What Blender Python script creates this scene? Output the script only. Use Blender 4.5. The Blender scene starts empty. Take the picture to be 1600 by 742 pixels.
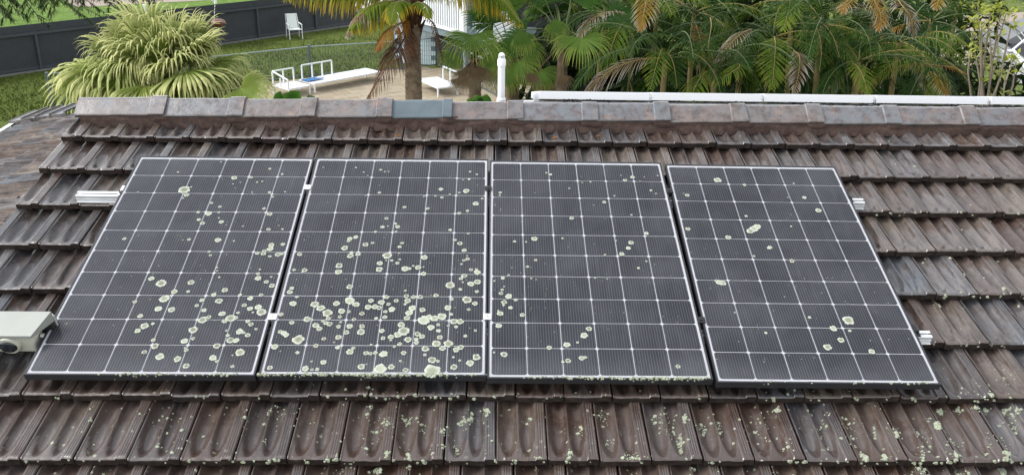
import bpy, bmesh, math, random
from mathutils import Vector, Matrix, noise

random.seed(7)
SC = bpy.context.scene
COL = SC.collection
R = math.radians

# ------------------------------------------------------------------ camera
PITCH = R(18)                                  # pitch of the tiled roof
CAM = Vector((-0.00539, -4.12157, 1.75936))
RIGHT = Vector((0.99963, -0.021018, 0.017258))
DOWN = Vector((0.008065, -0.376935, -0.926204))
FWD = Vector((0.025972, 0.926001, -0.376626))
FPX = 1384.37                                  # focal length for a picture 1600 wide
cd = bpy.data.cameras.new('camera')
cam = bpy.data.objects.new('camera', cd)
COL.objects.link(cam)
cd.sensor_width = 36
cd.lens = FPX / 1600 * 36
cd.clip_start = 0.05
cd.clip_end = 600
cam.matrix_world = Matrix(((RIGHT.x, -DOWN.x, -FWD.x, CAM.x), (RIGHT.y, -DOWN.y, -FWD.y, CAM.y),
                           (RIGHT.z, -DOWN.z, -FWD.z, CAM.z), (0, 0, 0, 1)))
SC.camera = cam

# ------------------------------------------------------------------ light: bright overcast day
SUN_EL, SUN_AZ = R(46), R(-92)                 # azimuth from +y towards +x
w = bpy.data.worlds.new('World')
SC.world = w
w.use_nodes = True
nt = w.node_tree
bg = nt.nodes['Background']
sky = nt.nodes.new('ShaderNodeTexSky')
sky.sky_type = 'NISHITA'
sky.sun_disc = False
sky.sun_elevation = SUN_EL
sky.sun_rotation = SUN_AZ
sky.air_density = 1.5
sky.dust_density = 0.4
hs = nt.nodes.new('ShaderNodeHueSaturation')
hs.inputs['Saturation'].default_value = 0.22
nt.links.new(sky.outputs[0], hs.inputs['Color'])
nt.links.new(hs.outputs[0], bg.inputs[0])
bg.inputs[1].default_value = 0.15
sl = bpy.data.lights.new('sun', 'SUN')
sl.energy = 1.5
sl.angle = R(24)
sl.color = (1.0, 0.97, 0.93)
so = bpy.data.objects.new('sun', sl)
COL.objects.link(so)
so.rotation_euler = (R(90) - SUN_EL, 0, math.pi - SUN_AZ)
SC.view_settings.view_transform = 'Standard'
SC.view_settings.look = 'None'
SC.view_settings.exposure = 1.22
SC.view_settings.gamma = 1

# ------------------------------------------------------------------ frames of reference
RX = Matrix.Rotation(PITCH, 4, 'X')            # roof frame (x along ridge, y up the slope, z off it) -> world
RXI = RX.inverted()
GZ = -5.84                                     # ground level behind the house
def roofw(x, y, z): return RX @ Vector((x, y, z))
def at(px, py, d):
    return CAM + (RIGHT * ((px - 800) / FPX) + DOWN * ((py - 371) / FPX) + FWD) * d
def ground(px, py, gz=GZ):
    v = RIGHT * ((px - 800) / FPX) + DOWN * ((py - 371) / FPX) + FWD
    return CAM + v * ((gz - CAM.z) / v.z)
def roofpt(px, py, z):
    o = RXI @ CAM
    v = RXI.to_3x3() @ (RIGHT * ((px - 800) / FPX) + DOWN * ((py - 371) / FPX) + FWD)
    return o + v * ((z - o.z) / v.z)

# ------------------------------------------------------------------ object helpers
def setp(o, label=None, cat=None, group=None, kind=None):
    if label: o['label'] = label
    if cat: o['category'] = cat
    if group: o['group'] = group
    if kind: o['kind'] = kind
    return o
def thing(name, label, cat, mat=None, group=None):
    o = bpy.data.objects.new(name, None)
    o.empty_display_size = 0.1
    COL.objects.link(o)
    if mat is not None: o.matrix_world = mat
    return setp(o, label, cat, group)
def T(x, y, z): return Matrix.Translation((x, y, z))
class MB:
    """collects verts and faces for one mesh"""
    def __init__(s): s.v = []; s.f = []; s.mi = []; s.uv = []; s.sm = []
    def quad(s, pts, mi=0, uv=None, smooth=False):
        n = len(s.v); s.v += [tuple(p) for p in pts]; s.f.append(tuple(range(n, n + len(pts)))); s.mi.append(mi)
        s.uv += uv if uv else [(0, 0)] * len(pts); s.sm.append(smooth)
    def grid(s, rows, mi=0, closed=False, smooth=True, uvs=None):
        n = len(s.v); m = len(rows[0])
        for r in rows: s.v += [tuple(p) for p in r]
        for i in range(len(rows) - 1):
            for j in range(m if closed else m - 1):
                k = (j + 1) % m
                s.f.append((n + i * m + j, n + i * m + k, n + (i + 1) * m + k, n + (i + 1) * m + j)); s.mi.append(mi); s.sm.append(smooth)
                s.uv += [uvs[i][j], uvs[i][k], uvs[i + 1][k], uvs[i + 1][j]] if uvs else [(0, 0)] * 4
    def box(s, x0, x1, y0, y1, z0, z1, mi=0, M=None):
        P = [Vector(p) for p in ((x0, y0, z0), (x1, y0, z0), (x1, y1, z0), (x0, y1, z0), (x0, y0, z1), (x1, y0, z1), (x1, y1, z1), (x0, y1, z1))]
        if M is not None: P = [M @ p for p in P]
        n = len(s.v); s.v += [tuple(p) for p in P]
        for f in ((0, 3, 2, 1), (4, 5, 6, 7), (0, 1, 5, 4), (1, 2, 6, 5), (2, 3, 7, 6), (3, 0, 4, 7)):
            s.f.append(tuple(n + i for i in f)); s.mi.append(mi); s.sm.append(False); s.uv += [(0, 0)] * 4
    def bar(s, a, b, w, h=None, mi=0, up=Vector((0, 0, 1))):
        a = Vector(a); b = Vector(b); h = h or w
        d = (b - a); L = d.length; d.normalize()
        side = d.cross(up)
        if side.length < 1e-4: side = d.cross(Vector((1, 0, 0)))
        side.normalize(); u2 = side.cross(d)
        M = Matrix((( d.x, side.x, u2.x, a.x), (d.y, side.y, u2.y, a.y), (d.z, side.z, u2.z, a.z), (0, 0, 0, 1)))
        s.box(0, L, -w / 2, w / 2, -h / 2, h / 2, mi, M)
    def tube(s, pts, rad, n=8, mi=0, caps=True, smooth=True):
        pts = [Vector(p) for p in pts]; rows = []
        if not isinstance(rad, (list, tuple)): rad = [rad] * len(pts)
        ref = Vector((0.13, 0.27, 0.95))
        for i, p in enumerate(pts):
            d = (pts[min(i + 1, len(pts) - 1)] - pts[max(i - 1, 0)]).normalized()
            a = d.cross(ref)
            if a.length < 0.05: a = d.cross(Vector((1, 0, 0)))
            a.normalize(); b = d.cross(a)
            rows.append([p + (a * math.cos(2 * math.pi * k / n) + b * math.sin(2 * math.pi * k / n)) * rad[i] for k in range(n)])
        s.grid(rows, mi, True, smooth)
        if caps: s.quad(rows[0][::-1], mi); s.quad(rows[-1], mi)
    def mesh(s, name, mats):
        me = bpy.data.meshes.new(name)
        me.from_pydata(s.v, [], s.f)
        me.polygons.foreach_set('material_index', s.mi)
        me.polygons.foreach_set('use_smooth', s.sm)
        uvl = me.uv_layers.new(name='UVMap')
        flat = [c for u in s.uv for c in u]
        uvl.data.foreach_set('uv', flat)
        for m in (mats if isinstance(mats, (list, tuple)) else [mats]): me.materials.append(m)
        me.update()
        return me
    def build(s, name, mats, parent=None, M=None):
        return put(name, s.mesh(name, mats), parent, M)
def put(name, me, parent=None, M=None):
    o = bpy.data.objects.new(name, me)
    COL.objects.link(o)
    if parent is not None: o.parent = parent
    if M is not None: o.matrix_local = M
    return o
def bevel(o, w, seg=2):
    m = o.modifiers.new('bevel', 'BEVEL'); m.width = w; m.segments = seg; m.limit_method = 'ANGLE'
    return o

# ------------------------------------------------------------------ material helpers
class NT:
    def __init__(s, name):
        s.m = bpy.data.materials.new(name); s.m.use_nodes = True; s.t = s.m.node_tree
        s.b = s.t.nodes['Principled BSDF']
    def n(s, typ, **kw):
        nd = s.t.nodes.new('ShaderNode' + typ)
        for k, v in kw.items():
            if k in nd.inputs.keys(): nd.inputs[k].default_value = v
            else: setattr(nd, k, v)
        return nd
    def l(s, a, b): s.t.links.new(a, b)
    def coord(s, kind='Object'): return s.n('TexCoord').outputs[kind]
    def pos(s): return s.n('NewGeometry').outputs['Position']
    def noise(s, vec, scale, detail=3, rough=0.55):
        nd = s.n('TexNoise'); s.l(vec, nd.inputs['Vector'])
        nd.inputs['Scale'].default_value = scale; nd.inputs['Detail'].default_value = detail; nd.inputs['Roughness'].default_value = rough
        return nd.outputs['Fac']
    def ramp(s, fac, stops, interp='LINEAR'):
        r = s.n('ValToRGB'); s.l(fac, r.inputs[0]); e = r.color_ramp.elements; r.color_ramp.interpolation = interp
        while len(e) < len(stops): e.new(0.5)
        for i, (p, c) in enumerate(stops):
            e[i].position = p; e[i].color = (c, c, c, 1) if isinstance(c, (int, float)) else (*c, 1)
        return r.outputs[0]
    def math(s, op, a, b=None, c=None, clamp=False):
        m = s.n('Math', operation=op); m.use_clamp = clamp
        for i, q in enumerate((a, b, c)):
            if q is None: continue
            if isinstance(q, (int, float)): m.inputs[i].default_value = q
            else: s.l(q, m.inputs[i])
        return m.outputs[0]
    def mix(s, fac, a, b, mode='MIX'):
        m = s.n('Mix', data_type='RGBA', blend_type=mode)
        for q, i in ((fac, 0), (a, 6), (b, 7)):
            if isinstance(q, (int, float)): m.inputs[i].default_value = q
            elif isinstance(q, tuple): m.inputs[i].default_value = (*q, 1)
            else: s.l(q, m.inputs[i])
        return m.outputs[2]
    def bump(s, h, strength, dist=0.01):
        b = s.n('Bump'); b.inputs['Strength'].default_value = strength; b.inputs['Distance'].default_value = dist
        s.l(h, b.inputs['Height']); s.l(b.outputs[0], s.b.inputs['Normal'])
    def base(s, c):
        if isinstance(c, tuple): s.b.inputs['Base Color'].default_value = (*c, 1)
        else: s.l(c, s.b.inputs['Base Color'])
    def rough(s, r):
        if isinstance(r, (int, float)): s.b.inputs['Roughness'].default_value = r
        else: s.l(r, s.b.inputs['Roughness'])
def simple(name, col, rough=0.5, metal=0.0, var=0.12, scale=6, bump=0.0):
    q = NT(name); v = q.noise(q.coord(), scale, 4)
    q.base(q.mix(v, tuple(c * (1 - var) for c in col), tuple(min(1, c * (1 + var)) for c in col)))
    q.rough(rough); q.b.inputs['Metallic'].default_value = metal
    if bump: q.bump(v, bump)
    return q.m

def tile_material(name, palette, dark=(0.030, 0.018, 0.014), wet=True):
    q = NT(name)
    P = q.pos(); rnd = q.n('ObjectInfo').outputs['Random']
    base = q.ramp(rnd, [(i / len(palette), c) for i, c in enumerate(palette)], 'CONSTANT')
    n1 = q.noise(P, 5.5, 4, 0.6); n2 = q.noise(P, 38, 5, 0.65); n3 = q.noise(P, 2.1, 2)
    c = q.mix(q.ramp(n1, [(0.42, 0.0), (0.62, 0.85)]), base, dark)
    c = q.mix(q.ramp(n2, [(0.35, 0.0), (0.75, 0.45)]), c, (0.13, 0.108, 0.095))
    mpp = q.n('Mapping'); q.l(q.coord('Object'), mpp.inputs['Vector']); mpp.inputs['Scale'].default_value = (55, 6, 6)
    rofs = q.n('VectorMath', operation='ADD'); q.l(mpp.outputs[0], rofs.inputs[0]); q.l(q.math('MULTIPLY', rnd, 90), rofs.inputs[1])
    stk = q.noise(rofs.outputs[0], 1.0, 4, 0.7)
    c = q.mix(q.ramp(stk, [(0.5, 0.0), (0.66, 0.75)]), c, tuple(x * .55 for x in dark))
    c = q.mix(q.ramp(stk, [(0.28, 0.55), (0.42, 0.0)]), c, (0.17, 0.155, 0.15))
    # darker, redder colour mixed in over the lower courses
    sep = q.n('SeparateXYZ'); q.l(P, sep.inputs[0])
    low = q.n('MapRange'); q.l(sep.outputs['Y'], low.inputs['Value'])
    low.inputs['From Min'].default_value = -0.45; low.inputs['From Max'].default_value = -1.05
    c = q.mix(q.math('MULTIPLY', low.outputs[0], q.ramp(n3, [(0.3, 0.35), (0.7, 0.85)])), c, (0.044, 0.024, 0.017))
    # lichen specks, mostly on the lower courses
    vo = q.n('TexVoronoi'); q.l(P, vo.inputs['Vector']); vo.inputs['Scale'].default_value = 55
    warp = q.noise(P, 160, 2)
    d = q.math('ADD', vo.outputs['Distance'], q.math('MULTIPLY', warp, 0.3))
    sel = q.n('SeparateColor'); q.l(vo.outputs['Color'], sel.inputs[0])
    rad = q.math('MULTIPLY', q.ramp(sel.outputs[0], [(0.86, 0.0), (1.0, 0.42)]), q.math('ADD', q.math('MULTIPLY', low.outputs[0], 0.9), 0.55))
    patch = q.ramp(q.noise(P, 3.3, 2), [(0.45, 0.0), (0.58, 1.0)])
    m = q.math('MULTIPLY', q.math('LESS_THAN', d, q.math('ADD', rad, 0.08)), q.math('GREATER_THAN', rad, 0.03))
    m = q.math('MULTIPLY', m, patch)
    c = q.mix(m, c, (0.30, 0.32, 0.23))
    q.base(c)
    if not wet: q.rough(0.62)
    if wet: q.rough(q.math('ADD', q.ramp(n1, [(0.38, 0.22), (0.62, 0.50)]), q.math('MULTIPLY', n2, 0.12)))
    q.b.inputs['Specular IOR Level'].default_value = 0.62 if wet else 0.3
    q.b.inputs['Coat Roughness'].default_value = 0.10
    if wet: q.l(q.math('ADD', q.math('MULTIPLY', q.math('FRACT', q.math('MULTIPLY', rnd, 7.3)), 0.7), q.ramp(n1, [(0.42, 0.0), (0.58, 0.5)])), q.b.inputs['Coat Weight'])
    q.bump(q.math('ADD', q.math('ADD', q.math('MULTIPLY', n2, 0.6), q.math('MULTIPLY', q.noise(P, 210, 3, 0.7), 0.25)), q.math('MULTIPLY', q.noise(P, 11, 3), 0.8)), 0.55, 0.006)
    return q.m
PAL = [(0.075, 0.053, 0.044), (0.046, 0.045, 0.049), (0.110, 0.084, 0.068), (0.064, 0.074, 0.088), (0.048, 0.026, 0.019),
       (0.095, 0.090, 0.092), (0.062, 0.038, 0.028), (0.120, 0.098, 0.080), (0.030, 0.030, 0.034), (0.080, 0.060, 0.052)]
M_TILE = tile_material('glazed_clay_tile', PAL)
q = NT('grimy_shaded_tile_nose'); P = q.pos()  # wet grime plus the shading of the gaps, both put into this dark colour
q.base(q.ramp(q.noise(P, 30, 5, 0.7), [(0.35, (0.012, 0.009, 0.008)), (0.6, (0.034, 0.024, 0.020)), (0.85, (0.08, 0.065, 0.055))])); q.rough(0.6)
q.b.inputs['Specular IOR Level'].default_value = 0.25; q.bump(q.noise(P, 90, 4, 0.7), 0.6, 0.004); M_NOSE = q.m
q = NT('ridge_cap_clay'); P = q.pos(); rnd = q.n('ObjectInfo').outputs['Random']
c = q.ramp(rnd, [(0.0, (0.135, 0.108, 0.098)), (0.25, (0.12, 0.118, 0.125)), (0.5, (0.155, 0.125, 0.11)), (0.75, (0.125, 0.10, 0.095))], 'CONSTANT')
c = q.mix(q.ramp(q.noise(P, 4.5, 5, 0.7), [(0.42, 0.0), (0.6, 0.8)]), c, (0.10, 0.112, 0.125))
c = q.mix(q.ramp(q.noise(P, 7.5, 5, 0.7), [(0.55, 0.0), (0.68, 0.7)]), c, (0.20, 0.12, 0.088))
c = q.mix(q.ramp(q.noise(P, 16, 6, 0.75), [(0.46, 0.0), (0.64, 0.9)]), c, (0.05, 0.032, 0.026))
c = q.mix(q.ramp(q.noise(P, 75, 4, 0.7), [(0.66, 0.0), (0.70, 0.7)]), c, (0.36, 0.36, 0.31))
q.base(c); q.rough(q.ramp(q.noise(P, 6, 3), [(0.4, 0.25), (0.6, 0.5)])); q.b.inputs['Specular IOR Level'].default_value = 0.7
q.b.inputs['Coat Weight'].default_value = 0.5; q.b.inputs['Coat Roughness'].default_value = 0.25
q.bump(q.math('ADD', q.noise(P, 14, 4, 0.6), q.math('MULTIPLY', q.noise(P, 120, 4, 0.7), 0.4)), 0.6, 0.006); M_CAP = q.m
M_CAPGREY = simple('slate_blue_cap', (0.085, 0.11, 0.125), 0.32, 0, 0.35, 9, 0.2)
q = NT('brown_pointing_mortar'); P = q.pos()
q.base(q.ramp(q.noise(P, 22, 6, 0.7), [(0.3, (0.026, 0.014, 0.011)), (0.62, (0.075, 0.043, 0.034)), (0.85, (0.14, 0.10, 0.08))])); q.rough(0.85)
q.bump(q.noise(P, 45, 5, 0.7), 0.8, 0.012); M_MORTAR = q.m
M_DECK = simple('dark_roof_underlay', (0.02, 0.015, 0.012), 0.9)
M_WINGT = tile_material('weathered_wing_tile', [tuple(min(.2, x * 1.5) for x in c_) for c_ in PAL], wet=False)
# lichen: pale frilled rim round an olive centre
q = NT('pale_lichen'); O = q.coord('Object'); P = q.pos()
ln = q.n('VectorMath', operation='LENGTH'); q.l(O, ln.inputs[0])
r = q.math('ADD', ln.outputs['Value'], q.math('MULTIPLY', q.math('SUBTRACT', q.noise(P, 110, 4, 0.75), 0.5), 1.0))
tint = q.ramp(q.n('ObjectInfo').outputs['Random'], [(0.0, (0.24, 0.24, 0.17)), (0.35, (0.11, 0.105, 0.08)), (0.7, (0.36, 0.39, 0.30)), (1.0, (0.15, 0.14, 0.11))])
rim = q.ramp(r, [(0.40, 0.0), (0.90, 1.0)])
c = q.mix(rim, tint, (0.47, 0.51, 0.43))
c = q.mix(q.ramp(q.noise(P, 420, 3, 0.7), [(0.42, 0.5), (0.55, 0.0)]), c, (0.22, 0.22, 0.15))
q.base(c); q.rough(0.9); q.bump(q.noise(P, 380, 4, 0.7), 0.8, 0.003); M_LICH = q.m
q = NT('tile_lichen'); P = q.pos()
q.base(q.ramp(q.noise(P, 130, 5, 0.7), [(0.34, (0.12, 0.12, 0.08)), (0.5, (0.32, 0.35, 0.25)), (0.72, (0.50, 0.53, 0.42))]))
q.rough(0.9); q.bump(q.noise(P, 300, 4, 0.7), 0.9, 0.004); M_LICH2 = q.m

# solar cell: dark silicon with thin bright busbars printed on it
q = NT('solar_cell'); O = q.coord('Object'); sx = q.n('SeparateXYZ'); q.l(O, sx.inputs[0])
t = q.math('FRACT', q.math('ADD', q.math('MULTIPLY', sx.outputs['X'], 13 / 0.1588), 50.5))
tri = q.math('ABSOLUTE', q.math('SUBTRACT', t, 0.5))
line = q.ramp(tri, [(0.07, 1.0), (0.16, 0.0)])
endm = q.math('LESS_THAN', q.math('ABSOLUTE', sx.outputs['Y']), 0.074)
line = q.math('MULTIPLY', line, endm)
rnd = q.n('ObjectInfo').outputs['Random']
si = q.mix(rnd, (0.009, 0.011, 0.019), (0.013, 0.015, 0.024))
si = q.mix(q.ramp(q.noise(q.pos(), 2.2, 3), [(0.4, 0.0), (0.7, 0.5)]), si, (0.020, 0.021, 0.026))
q.base(q.mix(line, si, (0.115, 0.12, 0.14))); q.rough(0.42); M_CELL = q.m
M_BACK = simple('white_backsheet', (0.94, 0.94, 0.96), 0.5, 0, 0.03)
q = NT('panel_glass')     # a dusty pane: transparent with a fresnel reflection
q.t.nodes.remove(q.b); out = q.t.nodes['Material Output']
tr = q.n('BsdfTransparent'); gl = q.n('BsdfGlossy'); gl.inputs['Roughness'].default_value = 0.12
df = q.n('BsdfDiffuse'); df.inputs['Color'].default_value = (0.30, 0.31, 0.33, 1)
fr = q.n('Fresnel'); fr.inputs['IOR'].default_value = 1.42
mx = q.n('MixShader'); q.l(fr.outputs[0], mx.inputs[0]); q.l(tr.outputs[0], mx.inputs[1]); q.l(gl.outputs[0], mx.inputs[2])
m2 = q.n('MixShader'); osp = q.n('SeparateXYZ'); q.l(q.coord('Object'), osp.inputs[0])
mp = q.n('Mapping'); q.l(q.coord('Object'), mp.inputs['Vector']); mp.inputs['Scale'].default_value = (14, 1.1, 1)
run = q.ramp(q.noise(mp.outputs[0], 2.2, 5, 0.7), [(0.5, 0.0), (0.75, 0.055)])
q.l(q.math('ADD', q.math('ADD', q.ramp(q.noise(q.pos(), 3.5, 5, 0.65), [(0.35, 0.01), (0.7, 0.09)]), run), q.math('MULTIPLY', q.ramp(q.math('MULTIPLY', osp.outputs['Y'], -1), [(0.66, 0.0), (0.81, 0.16)]), q.noise(q.pos(), 25, 5, 0.7))), m2.inputs[0])
q.l(mx.outputs[0], m2.inputs[1]); q.l(df.outputs[0], m2.inputs[2]); q.l(m2.outputs[0], out.inputs[0]); M_GLASS = q.m
q = NT('black_anodised_frame'); q.base((0.022, 0.023, 0.027)); q.rough(0.42); q.b.inputs['Metallic'].default_value = 0.1
q.bump(q.noise(q.pos(), 150, 2), 0.05); M_FRAME = q.m
q = NT('mill_aluminium'); P = q.pos(); q.base(q.ramp(q.noise(P, 9, 4), [(0.3, (0.62, 0.63, 0.64)), (0.7, (0.78, 0.79, 0.80))])); q.rough(0.38)
q.b.inputs['Metallic'].default_value = 0.45; M_ALU = q.m
M_WHITEALU = simple('pale_anodised_frame', (0.76, 0.77, 0.78), 0.4, 0.15, 0.04, 3)
M_BLACK = simple('black_plastic', (0.012, 0.012, 0.013), 0.5)
M_CREAM = simple('cream_plastic', (0.46, 0.46, 0.40), 0.42, 0, 0.05, 12)
M_SHROUD = simple('weathered_cream_metal', (0.24, 0.25, 0.23), 0.45, 0.1, 0.2, 5)
M_PVC = simple('white_pvc', (0.70, 0.71, 0.73), 0.45, 0, 0.04, 8)
M_WHITE = simple('white_powdercoat', (0.66, 0.68, 0.69), 0.4, 0, 0.03, 8)
M_MESHW = simple('pale_sling_fabric', (0.62, 0.66, 0.63), 0.6, 0, 0.06, 30)
M_BLUE = simple('blue_cloth', (0.03, 0.12, 0.30), 0.8, 0, 0.3, 20)
M_FENCE = simple('charcoal_painted_timber', (0.028, 0.033, 0.040), 0.65, 0, 0.3, 3)
M_FENCE2 = simple('charcoal_rail', (0.040, 0.047, 0.056), 0.6, 0, 0.2, 3)
M_POOL = simple('grey_green_tube', (0.075, 0.10, 0.11), 0.45, 0, 0.1)
M_POOLRAIL = simple('weathered_rail', (0.22, 0.27, 0.28), 0.4, 0, 0.1)
M_GREYBEAM = simple('blue_grey_trim', (0.13, 0.17, 0.19), 0.55, 0, 0.1)
M_WALLBLUE = simple('pale_blue_block', (0.52, 0.62, 0.66), 0.7, 0, 0.08, 9)
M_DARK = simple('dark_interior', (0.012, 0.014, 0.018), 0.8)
M_WALL = simple('rendered_wall', (0.45, 0.42, 0.38), 0.9, 0, 0.1, 4, 0.2)
M_RED = simple('red_brown_glaze', (0.11, 0.028, 0.022), 0.4, 0, 0.4, 20)

def foliage(name, a, b, tip=None, tiprange=(0.6, 1.0), rough=0.6, trans=0.30, rnd=0.5):
    """leaf colours a..b with clumps; uv.x runs along a leaflet to its tip"""
    q = NT(name); P = q.pos()
    f = q.math('ADD', q.math('MULTIPLY', q.n('ObjectInfo').outputs['Random'], rnd), q.math('MULTIPLY', q.ramp(q.noise(P, 2.5, 3), [(0.3, 0), (0.7, 1)]), 1 - rnd))
    c = q.mix(f, a, b)
    if tip:
        u = q.n('SeparateXYZ'); q.l(q.coord('UV'), u.inputs[0])
        k = q.math('ADD', u.outputs['X'], q.math('MULTIPLY', q.math('SUBTRACT', q.noise(P, 7, 2), 0.5), 0.5))
        mr = q.n('MapRange'); q.l(k, mr.inputs['Value']); mr.inputs['From Min'].default_value = tiprange[0]; mr.inputs['From Max'].default_value = tiprange[1]
        c = q.mix(mr.outputs[0], c, tip)
    q.base(c); q.rough(rough); q.b.inputs['Specular IOR Level'].default_value = 0.10
    tb = q.n('BsdfTranslucent'); q.l(c, tb.inputs['Color'])
    mx = q.n('MixShader'); mx.inputs[0].default_value = trans
    out = q.t.nodes['Material Output']; q.l(q.b.outputs[0], mx.inputs[1]); q.l(tb.outputs[0], mx.inputs[2]); q.l(mx.outputs[0], out.inputs[0])
    return q.m
M_FANYEL = foliage('yellow_green_fan', (0.075, 0.135, 0.018), (0.23, 0.28, 0.06), (0.56, 0.56, 0.25), (0.42, 0.85))
M_FANGRN = foliage('green_fan', (0.012, 0.045, 0.006), (0.042, 0.10, 0.012), (0.16, 0.20, 0.03), (0.7, 1.1))
M_FANBRI = foliage('bright_green_fan', (0.06, 0.125, 0.02), (0.13, 0.21, 0.035), (0.32, 0.36, 0.08), (0.5, 1.0))
M_FANDEAD = foliage('dead_fan', (0.13, 0.085, 0.05), (0.24, 0.18, 0.11), (0.34, 0.29, 0.21), (0.5, 1.0), 0.8)
M_CANE = foliage('green_frond', (0.005, 0.019, 0.003), (0.028, 0.068, 0.008), (0.085, 0.135, 0.022), (0.6, 1.2))
M_CANEY = foliage('yellow_green_frond', (0.038, 0.095, 0.007), (0.115, 0.165, 0.014), (0.23, 0.24, 0.03), (0.5, 1.1))
M_CANEO = foliage('orange_frond', (0.20, 0.115, 0.015), (0.26, 0.12, 0.02), (0.36, 0.31, 0.22), (0.45, 0.9))
M_CANED = foliage('dead_frond', (0.12, 0.075, 0.042), (0.20, 0.15, 0.10), (0.40, 0.36, 0.32), (0.3, 0.9), 0.8)
M_BROWN = foliage('brown_frond', (0.06, 0.028, 0.018), (0.11, 0.05, 0.028), None, rough=0.8)
M_COCO = foliage('queen_frond', (0.075, 0.13, 0.010), (0.17, 0.22, 0.022), (0.48, 0.34, 0.03), (0.5, 0.95))
M_RUST = foliage('rusty_frond', (0.22, 0.085, 0.014), (0.28, 0.12, 0.02), (0.16, 0.09, 0.04), (0.6, 1.0))
M_RACHIS = simple('golden_stalk', (0.19, 0.13, 0.03), 0.5)
M_RACHISG = simple('green_stalk', (0.07, 0.10, 0.02), 0.5)
M_PINE = foliage('pine_needles', (0.012, 0.028, 0.010), (0.045, 0.075, 0.016), None, trans=0.05)
M_PINEBARK = simple('pine_bark', (0.045, 0.035, 0.028), 0.9, 0, 0.3, 12, 0.4)
M_BROAD = foliage('broad_leaf', (0.035, 0.12, 0.018), (0.09, 0.20, 0.03), (0.16, 0.27, 0.06), (0.8, 1.2))
M_SHRUB = foliage('shrub_yellow_leaf', (0.24, 0.28, 0.04), (0.36, 0.36, 0.08), None)
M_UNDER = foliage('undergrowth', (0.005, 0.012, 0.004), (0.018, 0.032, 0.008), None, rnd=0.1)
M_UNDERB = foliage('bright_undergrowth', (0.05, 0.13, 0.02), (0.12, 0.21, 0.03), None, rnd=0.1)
M_TWIG = simple('pale_twig', (0.17, 0.135, 0.10), 0.9, 0, 0.2)
q = NT('palm_bark'); P = q.pos(); sp = q.n('SeparateXYZ'); q.l(P, sp.inputs[0])
c = q.ramp(q.noise(P, 9, 5, 0.7), [(0.3, (0.05, 0.032, 0.02)), (0.5, (0.14, 0.098, 0.06)), (0.75, (0.24, 0.185, 0.12))])
q.base(c); q.rough(0.9); q.bump(q.noise(P, 30, 5, 0.7), 0.7, 0.02); M_BARK = q.m
def grass(name, stops, s1=0.35):
    q = NT(name); P = q.pos()
    v = q.math('ADD', q.math('MULTIPLY', q.noise(P, s1, 4, 0.6), 0.45), q.math('MULTIPLY', q.noise(P, 5.5, 6, 0.75), 0.55))
    q.base(q.ramp(v, stops)); q.rough(0.85); q.b.inputs['Specular IOR Level'].default_value = 0.15
    q.bump(q.noise(P, 14, 5, 0.8), 1.0, 0.08)
    return q.m
M_LAWN = grass('lawn_grass', [(0.34, (0.045, 0.052, 0.014)), (0.46, (0.080, 0.108, 0.020)), (0.56, (0.115, 0.155, 0.028)), (0.68, (0.13, 0.13, 0.04))])
M_FIELD = grass('bright_field_grass', [(0.36, (0.06, 0.11, 0.014)), (0.5, (0.11, 0.19, 0.026)), (0.65, (0.18, 0.26, 0.05))], 1.2)
q = NT('sandstone_paver'); P = q.pos()
c = q.mix(q.n('ObjectInfo').outputs['Random'], (0.25, 0.205, 0.14), (0.33, 0.28, 0.20))
q.base(q.mix(q.ramp(q.noise(P, 6, 5, 0.7), [(0.4, 0.0), (0.72, 0.7)]), c, (0.24, 0.18, 0.11))); q.rough(0.85); q.bump(q.noise(P, 30, 4), 0.3); M_PAVER = q.m
M_JOINT = simple('paving_bed', (0.14, 0.11, 0.075), 0.95, 0, 0.2, 10)
M_GRAVEL = simple('pinkish_path', (0.27, 0.22, 0.18), 0.95, 0, 0.3, 5, 0.3)
M_ASPHALT = simple('grey_driveway', (0.16, 0.165, 0.17), 0.8, 0, 0.12, 3, 0.2)

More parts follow.
